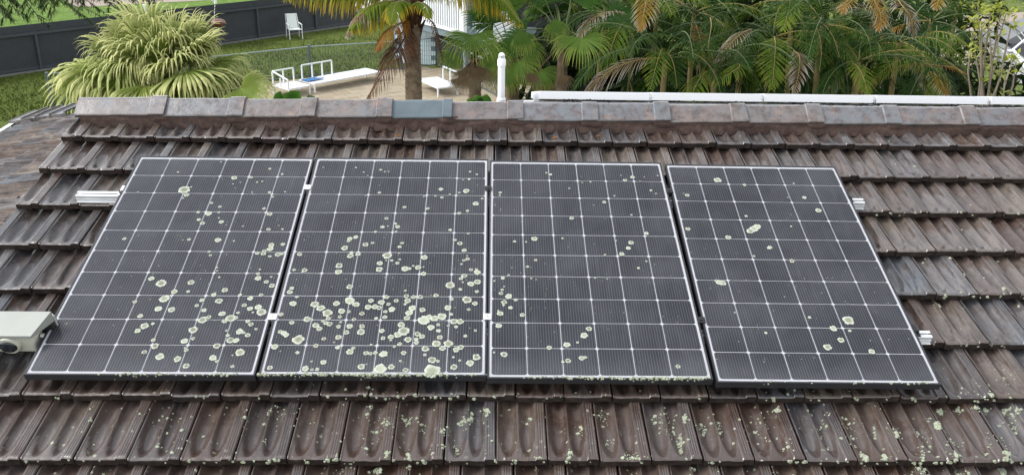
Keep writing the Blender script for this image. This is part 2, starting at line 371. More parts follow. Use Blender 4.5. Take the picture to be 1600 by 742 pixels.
# lichen on each panel, in mm from its centre: (x, y, radius)
LICHEN = [
    [(-161,503,39),(-136,457,16),(-130,529,6),(-238,665,7),(-404,479,5),(-148,429,6),(15,390,9),(67,358,10),(-36,310,10),(20,299,19),(72,311,9),(-17,247,12),(9,219,15),(103,231,15),(83,264,6),(84,617,18),(127,576,5),(90,561,5),(175,625,11),(210,486,5),(-351,89,11),(-56,83,4),(-26,88,10),(203,79,6),(-26,767,6),(263,706,9),(341,656,8),(217,579,7),(244,587,6),(303,488,10),(386,495,6),(327,449,8),(301,346,10),(341,301,16),(359,174,12),(431,175,7),(134,207,3),(223,197,6),(121,85,18),(398,50,17),(454,57,12),(397,20,20),(372,3,13),(371,-17,14),(340,-13,12),(407,-36,9),(444,-22,17),(462,-16,11),(99,-5,9),(112,-32,9),(166,-122,6),(172,-146,6),(193,-192,7),(377,-134,7),(-129,-206,16),(-71,-239,31),(68,-230,21),(71,-294,10),(6,-296,17),(197,-315,14),(242,-282,17),(382,-197,18),(375,-165,11),(426,-222,13),(443,-187,6),(458,-248,15),(320,-315,10),(420,-314,12),(-230,-190,3),(-158,-366,11),(-91,-350,3),(-28,-344,29),(-35,-411,19),(27,-417,21),(151,-352,13),(136,-388,11),(177,-418,13),(231,-356,19),(267,-441,17),(210,-462,13),(186,-482,25),(311,-469,28),(289,-487,15),(334,-466,12),(355,-383,13),(374,-337,15),(387,-406,15),(405,-430,6),(337,-433,9),(423,-396,21),(444,-428,28),(-105,-459,15),(-66,-522,23),(-33,-508,9),(-88,-552,15),(-1,-609,12),(160,-545,25),(174,-598,10),(139,-614,18),(161,-669,11),(152,-655,6),(394,-487,12),(413,-507,13),(442,-537,8),(370,-554,18),(391,-560,9),(413,-575,14),(311,-547,7),(323,-578,10),(342,-606,22),(368,-608,16),(-18,-682,12),(18,-646,20),(57,-708,24),(137,-721,18),(186,-761,16),(290,-642,18),(290,-712,18),(312,-733,9),(401,-680,26),(371,-697,5),(386,-762,10)],
    [(-440,722,5),(-256,723,7),(-207,680,6),(-181,647,5),(-114,704,9),(-90,686,6),(-69,688,5),(-101,492,10),(-172,463,4),(233,527,14),(284,481,7),(374,514,22),(335,498,8),(390,694,8),(429,669,7),(386,623,9),(433,566,3),(144,462,6),(207,465,7),(242,454,10),(427,402,20),(461,447,8),(384,339,10),(340,317,12),(171,355,11),(46,366,11),(352,617,5),(248,690,2),(-213,102,14),(-184,114,14),(-217,84,11),(-229,27,19),(-128,56,16),(-94,70,9),(-88,157,9),(-191,-6,11),(-157,-17,15),(-194,-31,20),(-448,-21,14),(-456,-138,10),(-403,-140,15),(-412,-152,7),(-240,-105,22),(-236,-152,22),(-444,-269,12),(-449,-295,15),(-168,-257,17),(-41,-86,17),(-39,-132,19),(-55,197,12),(-41,269,12),(-28,204,5),(10,225,9),(23,200,14),(19,159,8),(56,70,10),(46,41,11),(47,-9,5),(-9,-28,29),(-11,-65,5),(16,-64,9),(55,-56,8),(46,-83,11),(87,-126,23),(109,-124,10),(126,-103,7),(150,-115,17),(177,-110,5),(177,-40,19),(180,-160,16),(-5,-188,4),(298,178,10),(393,150,8),(324,97,11),(351,71,15),(375,17,14),(391,-24,5),(394,-48,12),(375,-59,10),(364,-87,7),(426,-58,3),(412,-129,11),(444,-147,21),(438,-125,8),(381,-174,16),(364,-193,11),(374,-219,6),(313,-241,28),(414,-232,18),(445,-216,19),(364,-269,10),(-409,-328,9),(-419,-375,18),(-317,-378,24),(-286,-403,24),(-249,-435,30),(-217,-372,18),(-186,-423,18),(-152,-425,10),(-156,-354,29),(-123,-378,18),(-57,-351,15),(-65,-394,18),(-33,-392,17),(-90,-437,14),(-189,-459,10),(-241,-471,13),(-121,-476,11),(-20,-468,10),(-462,-445,13),(-337,-476,19),(-404,-498,13),(-446,-556,12),(-428,-564,15),(-416,-576,15),(-356,-604,33),(-292,-514,17),(-272,-537,15),(-263,-487,9),(-248,-500,12),(-230,-506,15),(-180,-493,7),(-186,-521,12),(-136,-520,16),(-80,-519,14),(-80,-555,23),(-147,-559,15),(-178,-589,16),(-242,-599,11),(-193,-620,5),(-453,-648,20),(-423,-675,4),(-347,-683,10),(-272,-641,13),(-174,-651,12),(-26,-634,7),(-103,-654,10),(-115,-677,19),(-43,-684,13),(-23,-687,11),(-2,-682,11),(-276,-734,6),(-223,-739,15),(-451,-772,13),(-296,-777,17),(-267,-782,8),(-245,-781,10),(-55,-764,20),(-34,-749,4),(101,-280,7),(15,-326,14),(108,-319,14),(142,-325,14),(175,-324,15),(249,-313,14),(62,-350,13),(117,-351,18),(106,-373,8),(-6,-362,20),(28,-374,11),(-14,-398,15),(18,-424,11),(47,-408,18),(19,-460,13),(142,-399,19),(129,-430,22),(97,-426,2),(123,-464,17),(190,-410,16),(309,-396,21),(324,-338,11),(326,-438,10),(398,-341,28),(436,-366,15),(407,-406,10),(444,-284,11),(224,-458,18),(200,-479,34),(250,-466,24),(282,-454,27),(341,-485,22),(369,-485,18),(351,-519,10),(269,-506,10),(237,-524,18),(272,-545,12),(315,-512,7),(280,-586,14),(441,-542,8),(396,-577,10),(99,-507,18),(14,-547,14),(113,-548,33),(88,-571,19),(59,-585,16),(59,-605,7),(24,-593,12),(137,-601,18),(177,-566,16),(199,-581,15),(174,-599,12),(176,-619,13),(102,-629,12),(79,-645,7),(267,-625,25),(321,-625,27),(295,-653,17),(218,-656,18),(124,-682,14),(35,-689,23),(113,-729,7),(219,-693,9),(252,-723,23),(278,-730,9),(356,-661,16),(377,-647,16),(346,-706,7),(375,-725,7),(421,-740,19),(448,-705,22),(351,-764,17),(29,-777,34),(76,-765,16),(140,-783,14),(256,-789,45)],
    [(-434,514,10),(-437,490,6),(-463,403,4),(-431,368,3),(-423,-175,11),(-394,-153,7),(-464,-196,6),(-284,-176,5),(31,-168,6),(-417,-235,5),(-426,-258,9),(-432,-283,12),(-395,-304,21),(-362,-327,11),(-417,-344,15),(-420,-363,7),(-388,-380,12),(-435,-420,16),(-445,-402,6),(-332,-427,14),(-443,-499,16),(-27,-514,16),(-52,-556,19),(-215,-634,14),(-135,-615,17),(-85,-600,7),(-419,-677,17),(-464,-664,6),(-135,-711,14),(-158,-718,8),(-73,-695,15),(-57,-689,9),(-173,703,8),(-150,688,10),(24,670,3),(24,617,5),(71,622,6),(-52,561,6),(249,687,5),(313,671,14),(268,641,13),(380,675,4),(458,689,6),(351,636,4),(401,549,9),(426,521,6),(193,496,6),(132,439,12),(72,411,4),(268,330,6),(329,178,13),(-55,298,14),(164,117,5),(240,101,16),(221,58,14),(182,12,15),(-113,131,7),(-259,125,21),(-302,100,6),(-361,102,9),(95,4,7),(300,-41,6),(254,-93,8),(90,-175,5),(-257,-40,9),(-300,-90,9),(-260,-184,4),(351,-740,12)],
    [(-216,669,26),(-72,628,11),(-411,525,14),(-429,541,4),(-454,233,15),(-253,168,17),(-121,348,9),(-102,241,27),(-124,222,24),(-80,260,24),(-362,-177,21),(-376,-166,10),(-349,-181,19),(-150,22,8),(-329,-384,5),(-349,-572,3),(-211,-515,8),(-50,93,12),(37,-10,14),(200,-429,33),(113,-482,21),(186,-495,9),(20,-411,9),(127,-556,18),(53,-600,23),(248,-624,17),(263,-556,3),(211,648,6),(238,518,13),(285,405,21),(-57,88,12),(101,266,6),(145,518,5)]]

# ================================================================== THE TILED ROOF
TW, GAUGE, TLEN = 0.2135, 0.3315, 0.385
ZP = -0.125                                    # level of the tile pans in the roof frame
NOSE = 0.040                                   # height of a tile's nose above that level
TILT = -math.atan(NOSE / GAUGE)
VERGE = -2.585
def prof(u, y):
    """height of the tile's top at u (0..1 across), y metres up from the nose"""
    h = 0.0
    v = min(1.0, max(0.0, (y - 0.014) / 0.17))
    wfac = 0.05 + 0.95 * math.sin(math.pi / 2 * v) ** 0.62
    dfac = min(1, 0.08 + v * 2.6)
    for uc, w, dp in ((0.235, 0.205, 0.028), (0.61, 0.165, 0.025)):
        d = abs(u - uc) / (w * wfac)
        if d < 1: h -= dp * dfac * (1 - d ** 2.2) ** 0.8
    if u < 0.035: h += 0.006 * (1 - max(0, (u - 0.02) / 0.015)) if u > 0.008 else 0.004
    if u > 0.775:
        e = min(1, (u - 0.775) / 0.012) * min(1, (1.0 - u) / 0.012 + 0.2)
        h += 0.0085 * e
        g = (u - 0.80) / 0.19
        if 0.0 < g < 1.0 and y > 0.018:
            h -= 0.0042 * max(0.0, math.cos(2 * math.pi * g * 4)) ** 1.0
    h += 0.003 * (1 - min(1, y / .05))
    if y < 0.012: h -= 0.006 * (1 - y / 0.012) ** 2
    return h
US = [0, .008, .02, .035, .045, .08, .12, .165, .21, .26, .305, .345, .385, .41, .425, .445, .465, .50, .54, .58, .62, .66, .70, .735, .765, .775, .787]
US += [.80 + .19 * k / 16 for k in range(17)] + [1.0]
YS = [0, .004, .012, .022, .035, .05, .068, .088, .112, .145, .20, .27, .33, TLEN]
def tile_mesh(seed, u0=0.0, u1=1.0):
    rs = random.Random(seed); off = Vector((rs.random() * 50, rs.random() * 50, 0))
    us = [u for u in US if u0 <= u <= u1]
    if us[0] > u0: us.insert(0, u0)
    if us[-1] < u1: us.append(u1)
    def top(u, y):
        n = noise.noise(Vector((u * 3, y * 12, 0)) + off) * 0.0016 + noise.noise(Vector((u * 9, y * 40, 5)) + off) * 0.0006
        return Vector(((0.002 + u * (TW - 0.0065)), y + (noise.noise(Vector((u * 7, 1, 1)) + off) * 0.0025 if y < 0.01 else 0), prof(u, y) + n))
    b = MB()
    rows = [[top(u, y) for u in us] for y in YS]
    if seed % 3 == 1:
        cu, cw = rs.random(), rs.uniform(.03, .08)
        for iy, y in enumerate(YS[:4]):
            for iu, u in enumerate(us):
                e = max(0, 1 - abs(u - cu) / cw) * (1 - iy / 4)
                rows[iy][iu] += Vector((0, .006 * e, -.007 * e))
    b.grid(rows)
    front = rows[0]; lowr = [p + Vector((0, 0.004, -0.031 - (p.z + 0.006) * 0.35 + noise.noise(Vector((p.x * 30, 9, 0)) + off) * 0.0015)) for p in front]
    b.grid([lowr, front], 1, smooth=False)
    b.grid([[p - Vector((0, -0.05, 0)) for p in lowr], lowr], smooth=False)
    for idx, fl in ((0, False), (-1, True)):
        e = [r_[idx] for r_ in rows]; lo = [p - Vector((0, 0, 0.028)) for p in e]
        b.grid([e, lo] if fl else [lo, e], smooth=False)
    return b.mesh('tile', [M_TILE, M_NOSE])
TILES = [tile_mesh(k) for k in range(12)]

house = thing('tiled_house', 'house under a brown glazed clay tile roof with lichen specks, carrying four dark solar panels', 'house', RX.copy())
ROWS = [1.128 - GAUGE * k for k in range(9)]
def joint(k): return (0.105 if k % 2 == 0 else 0.02) + [0, .004, 0, -.003, .003, 0, .012, .012, 0][k]
def surf(X, Y):
    """top of the tiles at roof-frame (X, Y); also whether this is right on a nose"""
    for k, y0 in enumerate(ROWS):
        if Y >= y0: break
    else: k, y0 = 8, ROWS[8]
    yl = min(Y - y0, GAUGE + 0.05); u = ((X - joint(k)) / TW) % 1.0
    return ZP + NOSE + prof(u, yl) - math.tan(-TILT) * yl
far_b = MB()
ntile = 0
rt = random.Random(3)
partial = {}
def place_tile(x, y, me, jit=1.0):
    M = T(x + rt.uniform(-.0015, .0015), y + rt.uniform(-.004, .004) * jit, ZP + NOSE + rt.uniform(-.0015, .0015)) @ \
        Matrix.Rotation(TILT + rt.uniform(-.006, .006), 4, 'X') @ Matrix.Rotation(rt.uniform(-.007, .007), 4, 'Z') @ Matrix.Rotation(rt.uniform(-.006, .006), 4, 'Y')
    return M
for k, y0 in enumerate(ROWS):
    # reach of the view in this course, a little wider than the photograph
    xl = max(VERGE, roofpt(0, 0, -0.1).x) if False else VERGE
    half = 3.55 - 0.20 * k
    lo = VERGE; i = math.floor((lo - joint(k)) / TW)
    while True:
        x = joint(k) + i * TW
        if x > half: break
        if x + TW > lo + 0.03:
            if x < lo - 0.01:
                u0 = round((lo - x) / TW, 3)
                me = tile_mesh(100 + k, u0, 1.0)
            else: me = rt.choice(TILES)
            if not (k >= 5 and x < -2.45 - 0.0):
                o = put('tile', me, house, place_tile(x, y0, me)); ntile += 1
        i += 1
# tiles past what the photograph shows: one joined part
src = TILES[0]
def join_tiles(name, parent, mats):
    b = MB()
    base_v = [v.co.copy() for v in src.vertices]; base_f = [tuple(p.vertices) for p in src.polygons]; sm = [p.use_smooth for p in src.polygons]; bmi = [p.material_index for p in src.polygons]
    for M in mats:
        n = len(b.v); b.v += [tuple(M @ v) for v in base_v]; b.f += [tuple(i + n for i in f) for f in base_f]
        b.mi += bmi; b.sm += sm
    b.uv = [(0, 0)] * sum(len(f) for f in b.f)
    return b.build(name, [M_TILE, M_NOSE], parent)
mats = []
for k in range(0, 14):
    y0 = 1.128 - GAUGE * k; kk = k if k < 9 else 7 + (k % 2)
    half = 3.55 - 0.20 * k if k < 9 else -99
    i = math.floor((VERGE - joint(kk)) / TW) + 1
    while joint(kk) + i * TW < 5.3:
        x = joint(kk) + i * TW
        if x > half or (5 <= k < 9 and x < -2.45): mats.append(place_tile(x, y0, None))
        i += 1
o = join_tiles('outer_tiles', house, mats); o['kind'] = 'stuff'

# deck and house body
b = MB(); b.box(VERGE + 0.02, 5.4, -3.3, 1.45, -0.20, -0.165); b.build('roof_deck', M_DECK, house)
APEX = roofw(0, 1.45, 0.0)                     # line of the cap tops
ay, az = APEX.y, APEX.z
H2L = RXI                                      # world -> house local
b = MB()                                       # back slope, falling away behind the ridge
bk = []
for k in range(13):
    y = ay + 0.02 + k * 0.33; z = az - 0.10 - k * 0.33 * math.tan(PITCH)
    bk.append((y, z)); bk.append((y + 0.325, z - 0.325 * math.tan(PITCH) + 0.02))
xs = [VERGE + 0.02 + TW / 4 * j for j in range(150)]
rows = [[H2L @ Vector((x, y, z + (0.012 if j % 4 == 0 else 0))) for j, x in enumerate(xs)] for y, z in bk]
b.grid(rows, smooth=False); b.build('back_slope_tiles', M_TILE, house)['kind'] = 'stuff'
b = MB(); yb = ay + 4.0
for (x0, x1, y0_, y1_) in ((VERGE + 0.3, 5.2, -2.7, yb),):
    b.box(x0, x1, y0_, y1_, GZ, -1.25, 0, RXI)
b.build('wall', M_WALL, house)

# mortar bedding under the caps
b = MB(); nx = 420; x0, x1 = -2.53, 5.2
prof_m = [(-0.070, -0.066), (-0.094, -0.080), (-0.101, -0.090), (-0.103, -0.100), (-0.106, -0.112), (-0.110, -0.126), (-0.114, -0.17)]
rows = []
for j, (dy, dz) in enumerate(prof_m):
    r_ = []
    for i in range(nx):
        x = x0 + (x1 - x0) * i / (nx - 1)
        n = noise.noise(Vector((x * 5, j * .4, 0))) * 0.010 + noise.noise(Vector((x * 22, j * .8, 3))) * 0.007 + noise.noise(Vector((x * 70, j * 2, 3))) * 0.003
        r_.append(H2L @ Vector((x, ay + dy - n * (0.5 + j * .2), az + dz + n * 0.3)))
    rows.append(r_)
b.grid(rows[::-1])
o = b.build('mortar_bedding', M_MORTAR, house)

# ridge caps: folded clay caps, each with a raised collar at its right end
def cap_mesh(L, seed, m, grey=False):
    rs = random.Random(seed); off = Vector((rs.random() * 40, 0, 0))
    sec = [(-0.112, -0.084), (-0.110, -0.077), (-0.022, -0.008), (-0.008, -0.001), (0.008, -0.001), (0.022, -0.008), (0.112, -0.084)]
    b = MB(); col = 0.10 if not grey else 0.06
    xs = [-0.03, 0.0, 0.02] + [L * t for t in (.15, .3, .45, .6)] + [L - col - 0.006, L - col, L - col + 0.006, L - col / 2, L - 0.006, L]
    def ring(x, dr=0.0, rise=0.0):
        r_ = []
        for k, (y, z) in enumerate(sec):
            n = noise.noise(Vector((x * 6, k * .7, 0)) + off) * 0.0035
            s = 1 + dr / 0.1
            r_.append(Vector((x + (noise.noise(Vector((k * 1.3, 7, 0)) + off) * 0.006 if x > L - 0.01 else 0), y * s, z * (1 + dr * 3) + rise + n)))
        return r_
    rings = []
    for x in xs:
        c = 0 if x <= L - col else 1
        t_ = -0.006 + 0.006 * max(0, x) / L
        rings.append(ring(x, 0.009 * c, 0.009 * c + t_))
    b.grid(rings[:-5], smooth=False); b.grid(rings[-6:], smooth=False)
    inner = [[p + Vector((0, -p.y * 0.14, -0.018)) for p in r_] for r_ in rings]
    b.grid([rings[-1], inner[-1]][::-1], smooth=False)
    for idx in (0, -1):
        b.grid([[r_[idx] for r_ in rings], [r_[idx] for r_ in inner]], smooth=False)
    return b
capx = [-2.535, -2.017, -1.532, -1.087, -0.615, -0.244, 0.201, 0.669, 1.123, 1.611, 2.094, 2.588, 3.088, 3.57, 4.05, 4.53, 5.0]
for i in range(len(capx) - 1):
    L = capx[i + 1] - capx[i]; grey = i == 4
    cb = cap_mesh(L + 0.0, 50 + i, None, grey)
    M = RXI @ T(capx[i], ay + random.uniform(-.003, .003), az + random.uniform(-.004, .004)) @ Matrix.Rotation(random.uniform(-.006, .006), 4, 'Z') @ Matrix.Rotation(random.uniform(-.006, .006), 4, 'Y')
    o = cb.build('ridge_cap', M_CAPGREY if grey else M_CAP, house, M)
    if grey: o['label'] = 'slate blue replacement ridge cap'
    # pointing blobs at the collar
    b = MB(); rows = []
    rs = random.Random(i)
    for a_ in range(7):
        x = L - 0.105 + a_ * 0.024; env = math.sin(math.pi * (a_ + .5) / 7)
        rows.append([Vector((x, -0.100 - 0.022 * env * math.sin(math.pi * (j + .5) / 6) + rs.uniform(-.003, .003), -0.080 - j * 0.011 + rs.uniform(-.002, .002))) for j in range(6)])
    b.grid(rows); 
    b.build('pointing', M_MORTAR, house, M)

# lichen crusts on the tiles: irregular crumbs following the surface, joined as one part
CL = """430,640,25,25 470,655,20,15 415,690,8,5 580,640,30,30 590,670,25,20 610,665,10,15 600,655,8,20 640,650,25,20 660,660,20,15 690,670,20,15
725,652,16,36 735,650,10,20 712,695,12,10 760,645,8,20 690,700,8,8 830,650,20,15 910,670,15,10 945,645,25,40 955,690,18,20 1035,645,25,44 1065,690,13,50
1070,655,8,36 1050,668,20,20 1100,665,18,20 1125,660,20,15 1190,660,25,25 1215,640,10,15 1230,700,12,15 1290,660,15,10 1330,665,25,35 1335,695,15,10
1370,668,12,25 1400,670,18,25 1400,680,10,20 1450,670,30,40 1465,665,8,40 1490,690,25,25 1490,715,8,20 1440,700,20,10 1540,700,20,20 1590,640,10,30
1570,725,15,40 1570,690,25,15 530,728,18,30 590,727,12,25 605,715,6,15 640,722,10,15 990,720,20,60 840,722,8,12 890,715,10,15 1080,725,10,8
1440,735,25,60 1350,722,12,20 1345,715,8,20 1380,720,10,12 1500,735,20,40 1545,630,12,25 1475,632,10,25 1500,632,8,18 1530,631,20,36 1575,632,10,30
1565,455,7,10 1595,470,8,10 1470,470,6,8 1570,590,30,14 1590,660,20,20 140,660,90,30 260,650,60,30 380,640,60,30 1500,440,80,24 1520,350,90,16 1300,640,60,30
560,612,120,26 900,610,120,30 1230,612,100,14 1450,560,60,14 350,690,60,16 1200,700,200,40 600,700,250,50 760,700,60,20 1530,300,80,10 1380,230,90,14""".split()
b = MB(); rl = random.Random(11)
ico = None
def crumb(b, c, r, nrm=Vector((0, 0, 1)), flat=0.4):
    n = rl.choice((6, 7, 9, 11)) if r > 0.003 else 5
    a_ = nrm.cross(Vector((0.3, 1, 0.2))).normalized(); b_ = nrm.cross(a_)
    ph = rl.random() * 9; ring = []; ring2 = []
    for k in range(n):
        t = 2 * math.pi * k / n; rr = r * rl.uniform(0.6, 1.15)
        d = a_ * math.cos(t) + b_ * math.sin(t) * rl.uniform(.75, 1)
        ring.append(c + d * rr - nrm * 0.002); ring2.append(c + d * rr * 0.72 + nrm * min(0.004, r * flat) * rl.uniform(.5, 1.3))
    b.grid([ring, ring2], closed=True); b.quad(ring2, smooth=True)
for s in CL:
    px, py, sp, n = map(float, s.split(','))
    for _ in range(int(n * 1.25)):
        rr = rl.gauss(0, 0.5); th = rl.uniform(0, 6.283)
        p = roofpt(px + sp * rr * math.cos(th), py + sp * 1.1 * rl.gauss(0, 0.5) * math.sin(th), -0.105)
        r = min(0.014, 0.0016 + rl.expovariate(1 / 0.0030)) * (1.35 if sp < 16 and abs(rr) < .4 else 0.8)
        crumb(b, Vector((p.x, p.y, surf(p.x, p.y) + 0.001)), r)
# crumbs hugging the noses of the lower courses
for k in (6, 7, 5, 4, 2):
    for _ in range({6: 55, 7: 90, 5: 26, 4: 16, 2: 12}[k]):
        X = rl.choice([round(rl.uniform(-1.9, 2.6) / .31) * .31 + rl.gauss(0, .02), rl.gauss(1.9, .5), rl.gauss(-.5, .5)] if k > 5 else [rl.uniform(2.1, 3.0), rl.uniform(1.6, 3.3)])
        Y = ROWS[k] - 0.001; z = surf(X, Y + 0.004) - rl.uniform(0, 0.02)
        crumb(b, Vector((X, Y, z)), rl.uniform(0.003, 0.012) , Vector((0, -1, 0.3)).normalized(), 0.6)
o = b.build('tile_lichen_crust', M_LICH2, house); o['kind'] = 'stuff'
# a few fallen leaves / seed pods in the top course
b = MB()
for X, Y in ((0.39, 1.17), (0.67, 1.24), (-0.56, 1.16)):
    c = Vector((X, Y, surf(X, Y) + 0.006)); b.quad([c + Vector((-.02, -.004, 0)), c + Vector((0, -.010, .004)), c + Vector((.022, .002, .002)), c + Vector((0, .008, 0.004))])
o = b.build('fallen_leaf', M_RUST, house); 

# ================================================================== SOLAR PANELS
PW, PH = 0.493, 0.8155
def poly_prism(b, pts, z0, z1, mi=0):
    b.quad([Vector((x, y, z1)) for x, y in pts], mi)
    n = len(pts)
    for i in range(n):
        x, y = pts[i]; X, Y = pts[(i + 1) % n]
        b.quad([(x, y, z0), (X, Y, z0), (X, Y, z1), (x, y, z1)], mi)
b = MB(); hw, ch = 0.0776, 0.009
poly_prism(b, [(hw - ch, -hw), (hw - ch * .35, -hw + ch * .35), (hw, -hw + ch), (hw, hw - ch), (hw - ch * .35, hw - ch * .35), (hw - ch, hw), (-hw + ch, hw), (-hw + ch * .35, hw - ch * .35),
               (-hw, hw - ch), (-hw, -hw + ch), (-hw + ch * .35, -hw + ch * .35), (-hw + ch, -hw)], 0, 0.0006)
ME_CELL = b.mesh('solar_cell', M_CELL)
b = MB()
LIP = 0.0075
for args in ((-PW, PW, -PH, -PH + LIP), (-PW, PW, PH - LIP, PH), (-PW, -PW + LIP, -PH + LIP, PH - LIP), (PW - LIP, PW, -PH + LIP, PH - LIP)):
    b.box(*args, -0.035, 0.0)
ME_FRAME = b.mesh('frame', M_FRAME)
b = MB(); b.box(-PW + LIP, PW - LIP, -PH + LIP, PH - LIP, -0.0065, -0.0050); ME_BACK = b.mesh('backsheet', M_BACK)
b = MB(); b.quad([(-PW + LIP, -PH + LIP, -0.0012), (PW - LIP, -PH + LIP, -0.0012), (PW - LIP, PH - LIP, -0.0012), (-PW + LIP, PH - LIP, -0.0012)]); ME_GLASS = b.mesh('glass', M_GLASS)
def lichen_mesh(seed):
    rs = random.Random(seed); off = Vector((rs.random() * 30, rs.random() * 30, 0)); n = 30
    b = MB(); rows = []
    for rr, hh in ((1.0, -0.02), (0.96, 0.045), (0.82, 0.09), (0.55, 0.06), (0.32, 0.045), (0.1, 0.05)):
        row = []
        for k in range(n):
            t = 2 * math.pi * k / n
            d = Vector((math.cos(t), math.sin(t), 0))
            e = 1 + 0.22 * noise.noise(d * 1.4 + off) + 0.20 * noise.noise(d * 4.5 + off) + 0.12 * noise.noise(d * 11 + off)
            row.append(d * rr * e + Vector((0, 0, hh * (1 + 0.7 * noise.noise(d * rr * 4 + off)) if hh > 0 else hh)))
        rows.append(row)
    b.grid(rows, closed=True); b.quad(rows[-1], smooth=True)
    return b.mesh('lichen_patch', M_LICH)
ME_LICH = [lichen_mesh(k) for k in range(9)]
PL = [(-1.5045, -0.0028, -0.0017, 'leftmost dark solar panel beside the cream isolator box, lichen scattered over its lower half'),
      (-0.505, 0.0, 0.0, 'solar panel second from left, the one most thickly dotted with lichen'),
      (0.4873, -0.0134, -0.0027, 'solar panel third from left, with sparse lichen and clean cells between two panels'),
      (1.4925, -0.0338, -0.0078, 'rightmost dark solar panel, almost clean, with a stub of rail beyond its right edge')]
rc = random.Random(5)
for i, (X, Y, a_, lab) in enumerate(PL):
    p = thing('solar_panel', lab, 'solar panel', RX @ T(X, Y, 0) @ Matrix.Rotation(a_, 4, 'Z'), 'dark solar panels on the front roof slope')
    put('frame', ME_FRAME, p); put('backsheet', ME_BACK, p); put('glass', ME_GLASS, p)
    for r_ in range(10):
        for c_ in range(6):
            put('solar_cell', ME_CELL, p, T((c_ - 2.5) * 0.1588 + rc.uniform(-.0003, .0003), (4.5 - r_) * 0.1588 + rc.uniform(-.0003, .0003), -0.0048))
    for (lx, ly, lr) in LICHEN[i]:
        s = lr / 1000 * (0.90 if lr < 20 else 0.80)
        put('lichen_patch', rc.choice(ME_LICH), p, T(lx / 1000, ly / 1000, -0.0012) @ Matrix.Rotation(rc.uniform(0, 6.28), 4, 'Z') @ Matrix.Diagonal((s, s, s * rc.uniform(.6, 1.1) * (0.8 if s > .02 else 1), 1)))
    b = MB()                                   # faint specks too small to pick apart
    for _ in range((90, 130, 120, 80)[i]):
        x = rl.uniform(-.47, .47) if i != 2 or rl.random() < .5 else rl.gauss(-.30, .14); y = rl.triangular(-.79, .79, -.35)
        if abs(x) > .475: continue
        r0 = rl.uniform(.0012, .0034); n_ = 6
        b.quad([(x + r0 * rl.uniform(.7, 1.2) * math.cos(2 * math.pi * k / n_), y + r0 * rl.uniform(.7, 1.2) * math.sin(2 * math.pi * k / n_), -0.0006) for k in range(n_)])
    b.build('lichen_specks', M_LICH2, p)['kind'] = 'stuff'
    b = MB()                                   # crust along the lower frame edge
    dens = [(0.22, -.05, .10, 60), (0, 0, .5, 330), (0.10, .2, .36, 210), (0.1, .2, .3, 26)][i]
    segs = {0: [(-.1, .12, 14), (.05, .09, 26), (.33, .06, 22)], 1: [(-.47, .03, 40), (-.25, .13, 60), (-.02, .12, 80), (.1, .2, 40), (.28, .16, 36), (-.38, .08, 16), (.42, .03, 8)],
            2: [(-.28, .05, 16), (-.08, .1, 30), (.13, .12, 40), (.25, .08, 50), (.38, .10, 60), (0, .3, 20)], 3: [(.22, .12, 10), (-.2, .2, 8), (.4, .06, 10)]}[i]
    for xc, sd, n in segs:
        for _ in range(n):
            x = max(-PW, min(PW, rl.gauss(xc, sd * .6))); tt = abs(rl.gauss(0, .010))
            if tt < 0.012: c = Vector((x, -PH + 0.010 - tt, 0.001)); nn = Vector((0, -.2, 1)).normalized()
            else: c = Vector((x, -PH - 0.0005, -(tt - 0.012) * 1.3)); nn = Vector((0, -1, .1)).normalized()
            crumb(b, c, rl.uniform(.0018, .0085) * (0.7 if nn.y < -.5 else 1), nn, 0.6)
    if b.v: b.build('lichen_crust', M_LICH2, p)['kind'] = 'stuff'

# rails with clamps
def rail(y, xa, xb, lab, clamps, xend):
    p = thing('mounting_rail', lab, 'mounting rail', RX @ T(0, y, 0), 'aluminium rails under the solar panels')
    b = MB()
    for (y0, y1, z0, z1) in ((-0.021, 0.021, -0.078, -0.072), (-0.021, -0.017, -0.072, -0.040), (0.017, 0.021, -0.072, -0.040), (-0.021, -0.006, -0.040, -0.0358),
                             (0.006, 0.021, -0.040, -0.0358), (-0.017, 0.017, -0.057, -0.054), (-0.030, -0.021, -0.078, -0.074), (-0.024, -0.021, -0.060, -0.056)):
        b.box(xa, xb, y0, y1, z0, z1)
    bevel(b.build('rail_bar', M_ALU, p), 0.0008, 1)
    for (x, yy, m) in clamps:
        b = MB(); b.box(-0.019, 0.019, -0.019, 0.019, 0.0005, 0.004); b.box(-0.0075, 0.0075, -0.016, 0.016, -0.034, 0.0005)
        c = b.build('mid_clamp', m, p, T(x, yy - y, 0))
        b = MB(); b.tube([(0, 0, 0.004), (0, 0, 0.009)], 0.0075, 12, smooth=False); b.tube([(0, 0, 0.009), (0, 0, 0.0092)], 0.0035, 8, 1, smooth=False)
        b.build('bolt', [m, M_BLACK], c)
    for (x, m, sgn) in xend:
        b = MB(); b.box(0, 0.004, -0.02, 0.02, -0.036, 0.003); b.box(-0.010, 0.0, -0.02, 0.02, 0.0005, 0.004); b.box(0.004, 0.028, -0.02, 0.02, -0.036, -0.030)
        c = b.build('end_clamp', m, p, T(x, 0, 0) @ Matrix.Rotation(0 if sgn > 0 else math.pi, 4, 'Z'))
        b = MB(); b.tube([(0.016, 0, -0.03), (0.016, 0, -0.016)], 0.007, 10, smooth=False); b.build('bolt', M_BLACK, c)
    for x in [-1.8, -.9, 0.03, .95, 1.85]:
        b = MB(); b.box(x - .018, x + .018, -0.028, -0.022, -0.10, -0.045); b.box(x - .018, x + .018, -0.028, 0.10, -0.108, -0.102)
        b.build('roof_hook', M_ALU, p)
    return p
rail(0.505, -2.255, 2.085, 'upper aluminium rail, its left stub sticking out furthest over the tiles', [(-1.003, .53, M_ALU), (-.011, .535, M_BLACK), (.992, .53, M_BLACK)], [(-2.0, M_WHITEALU, -1), (1.99, M_BLACK, 1)])
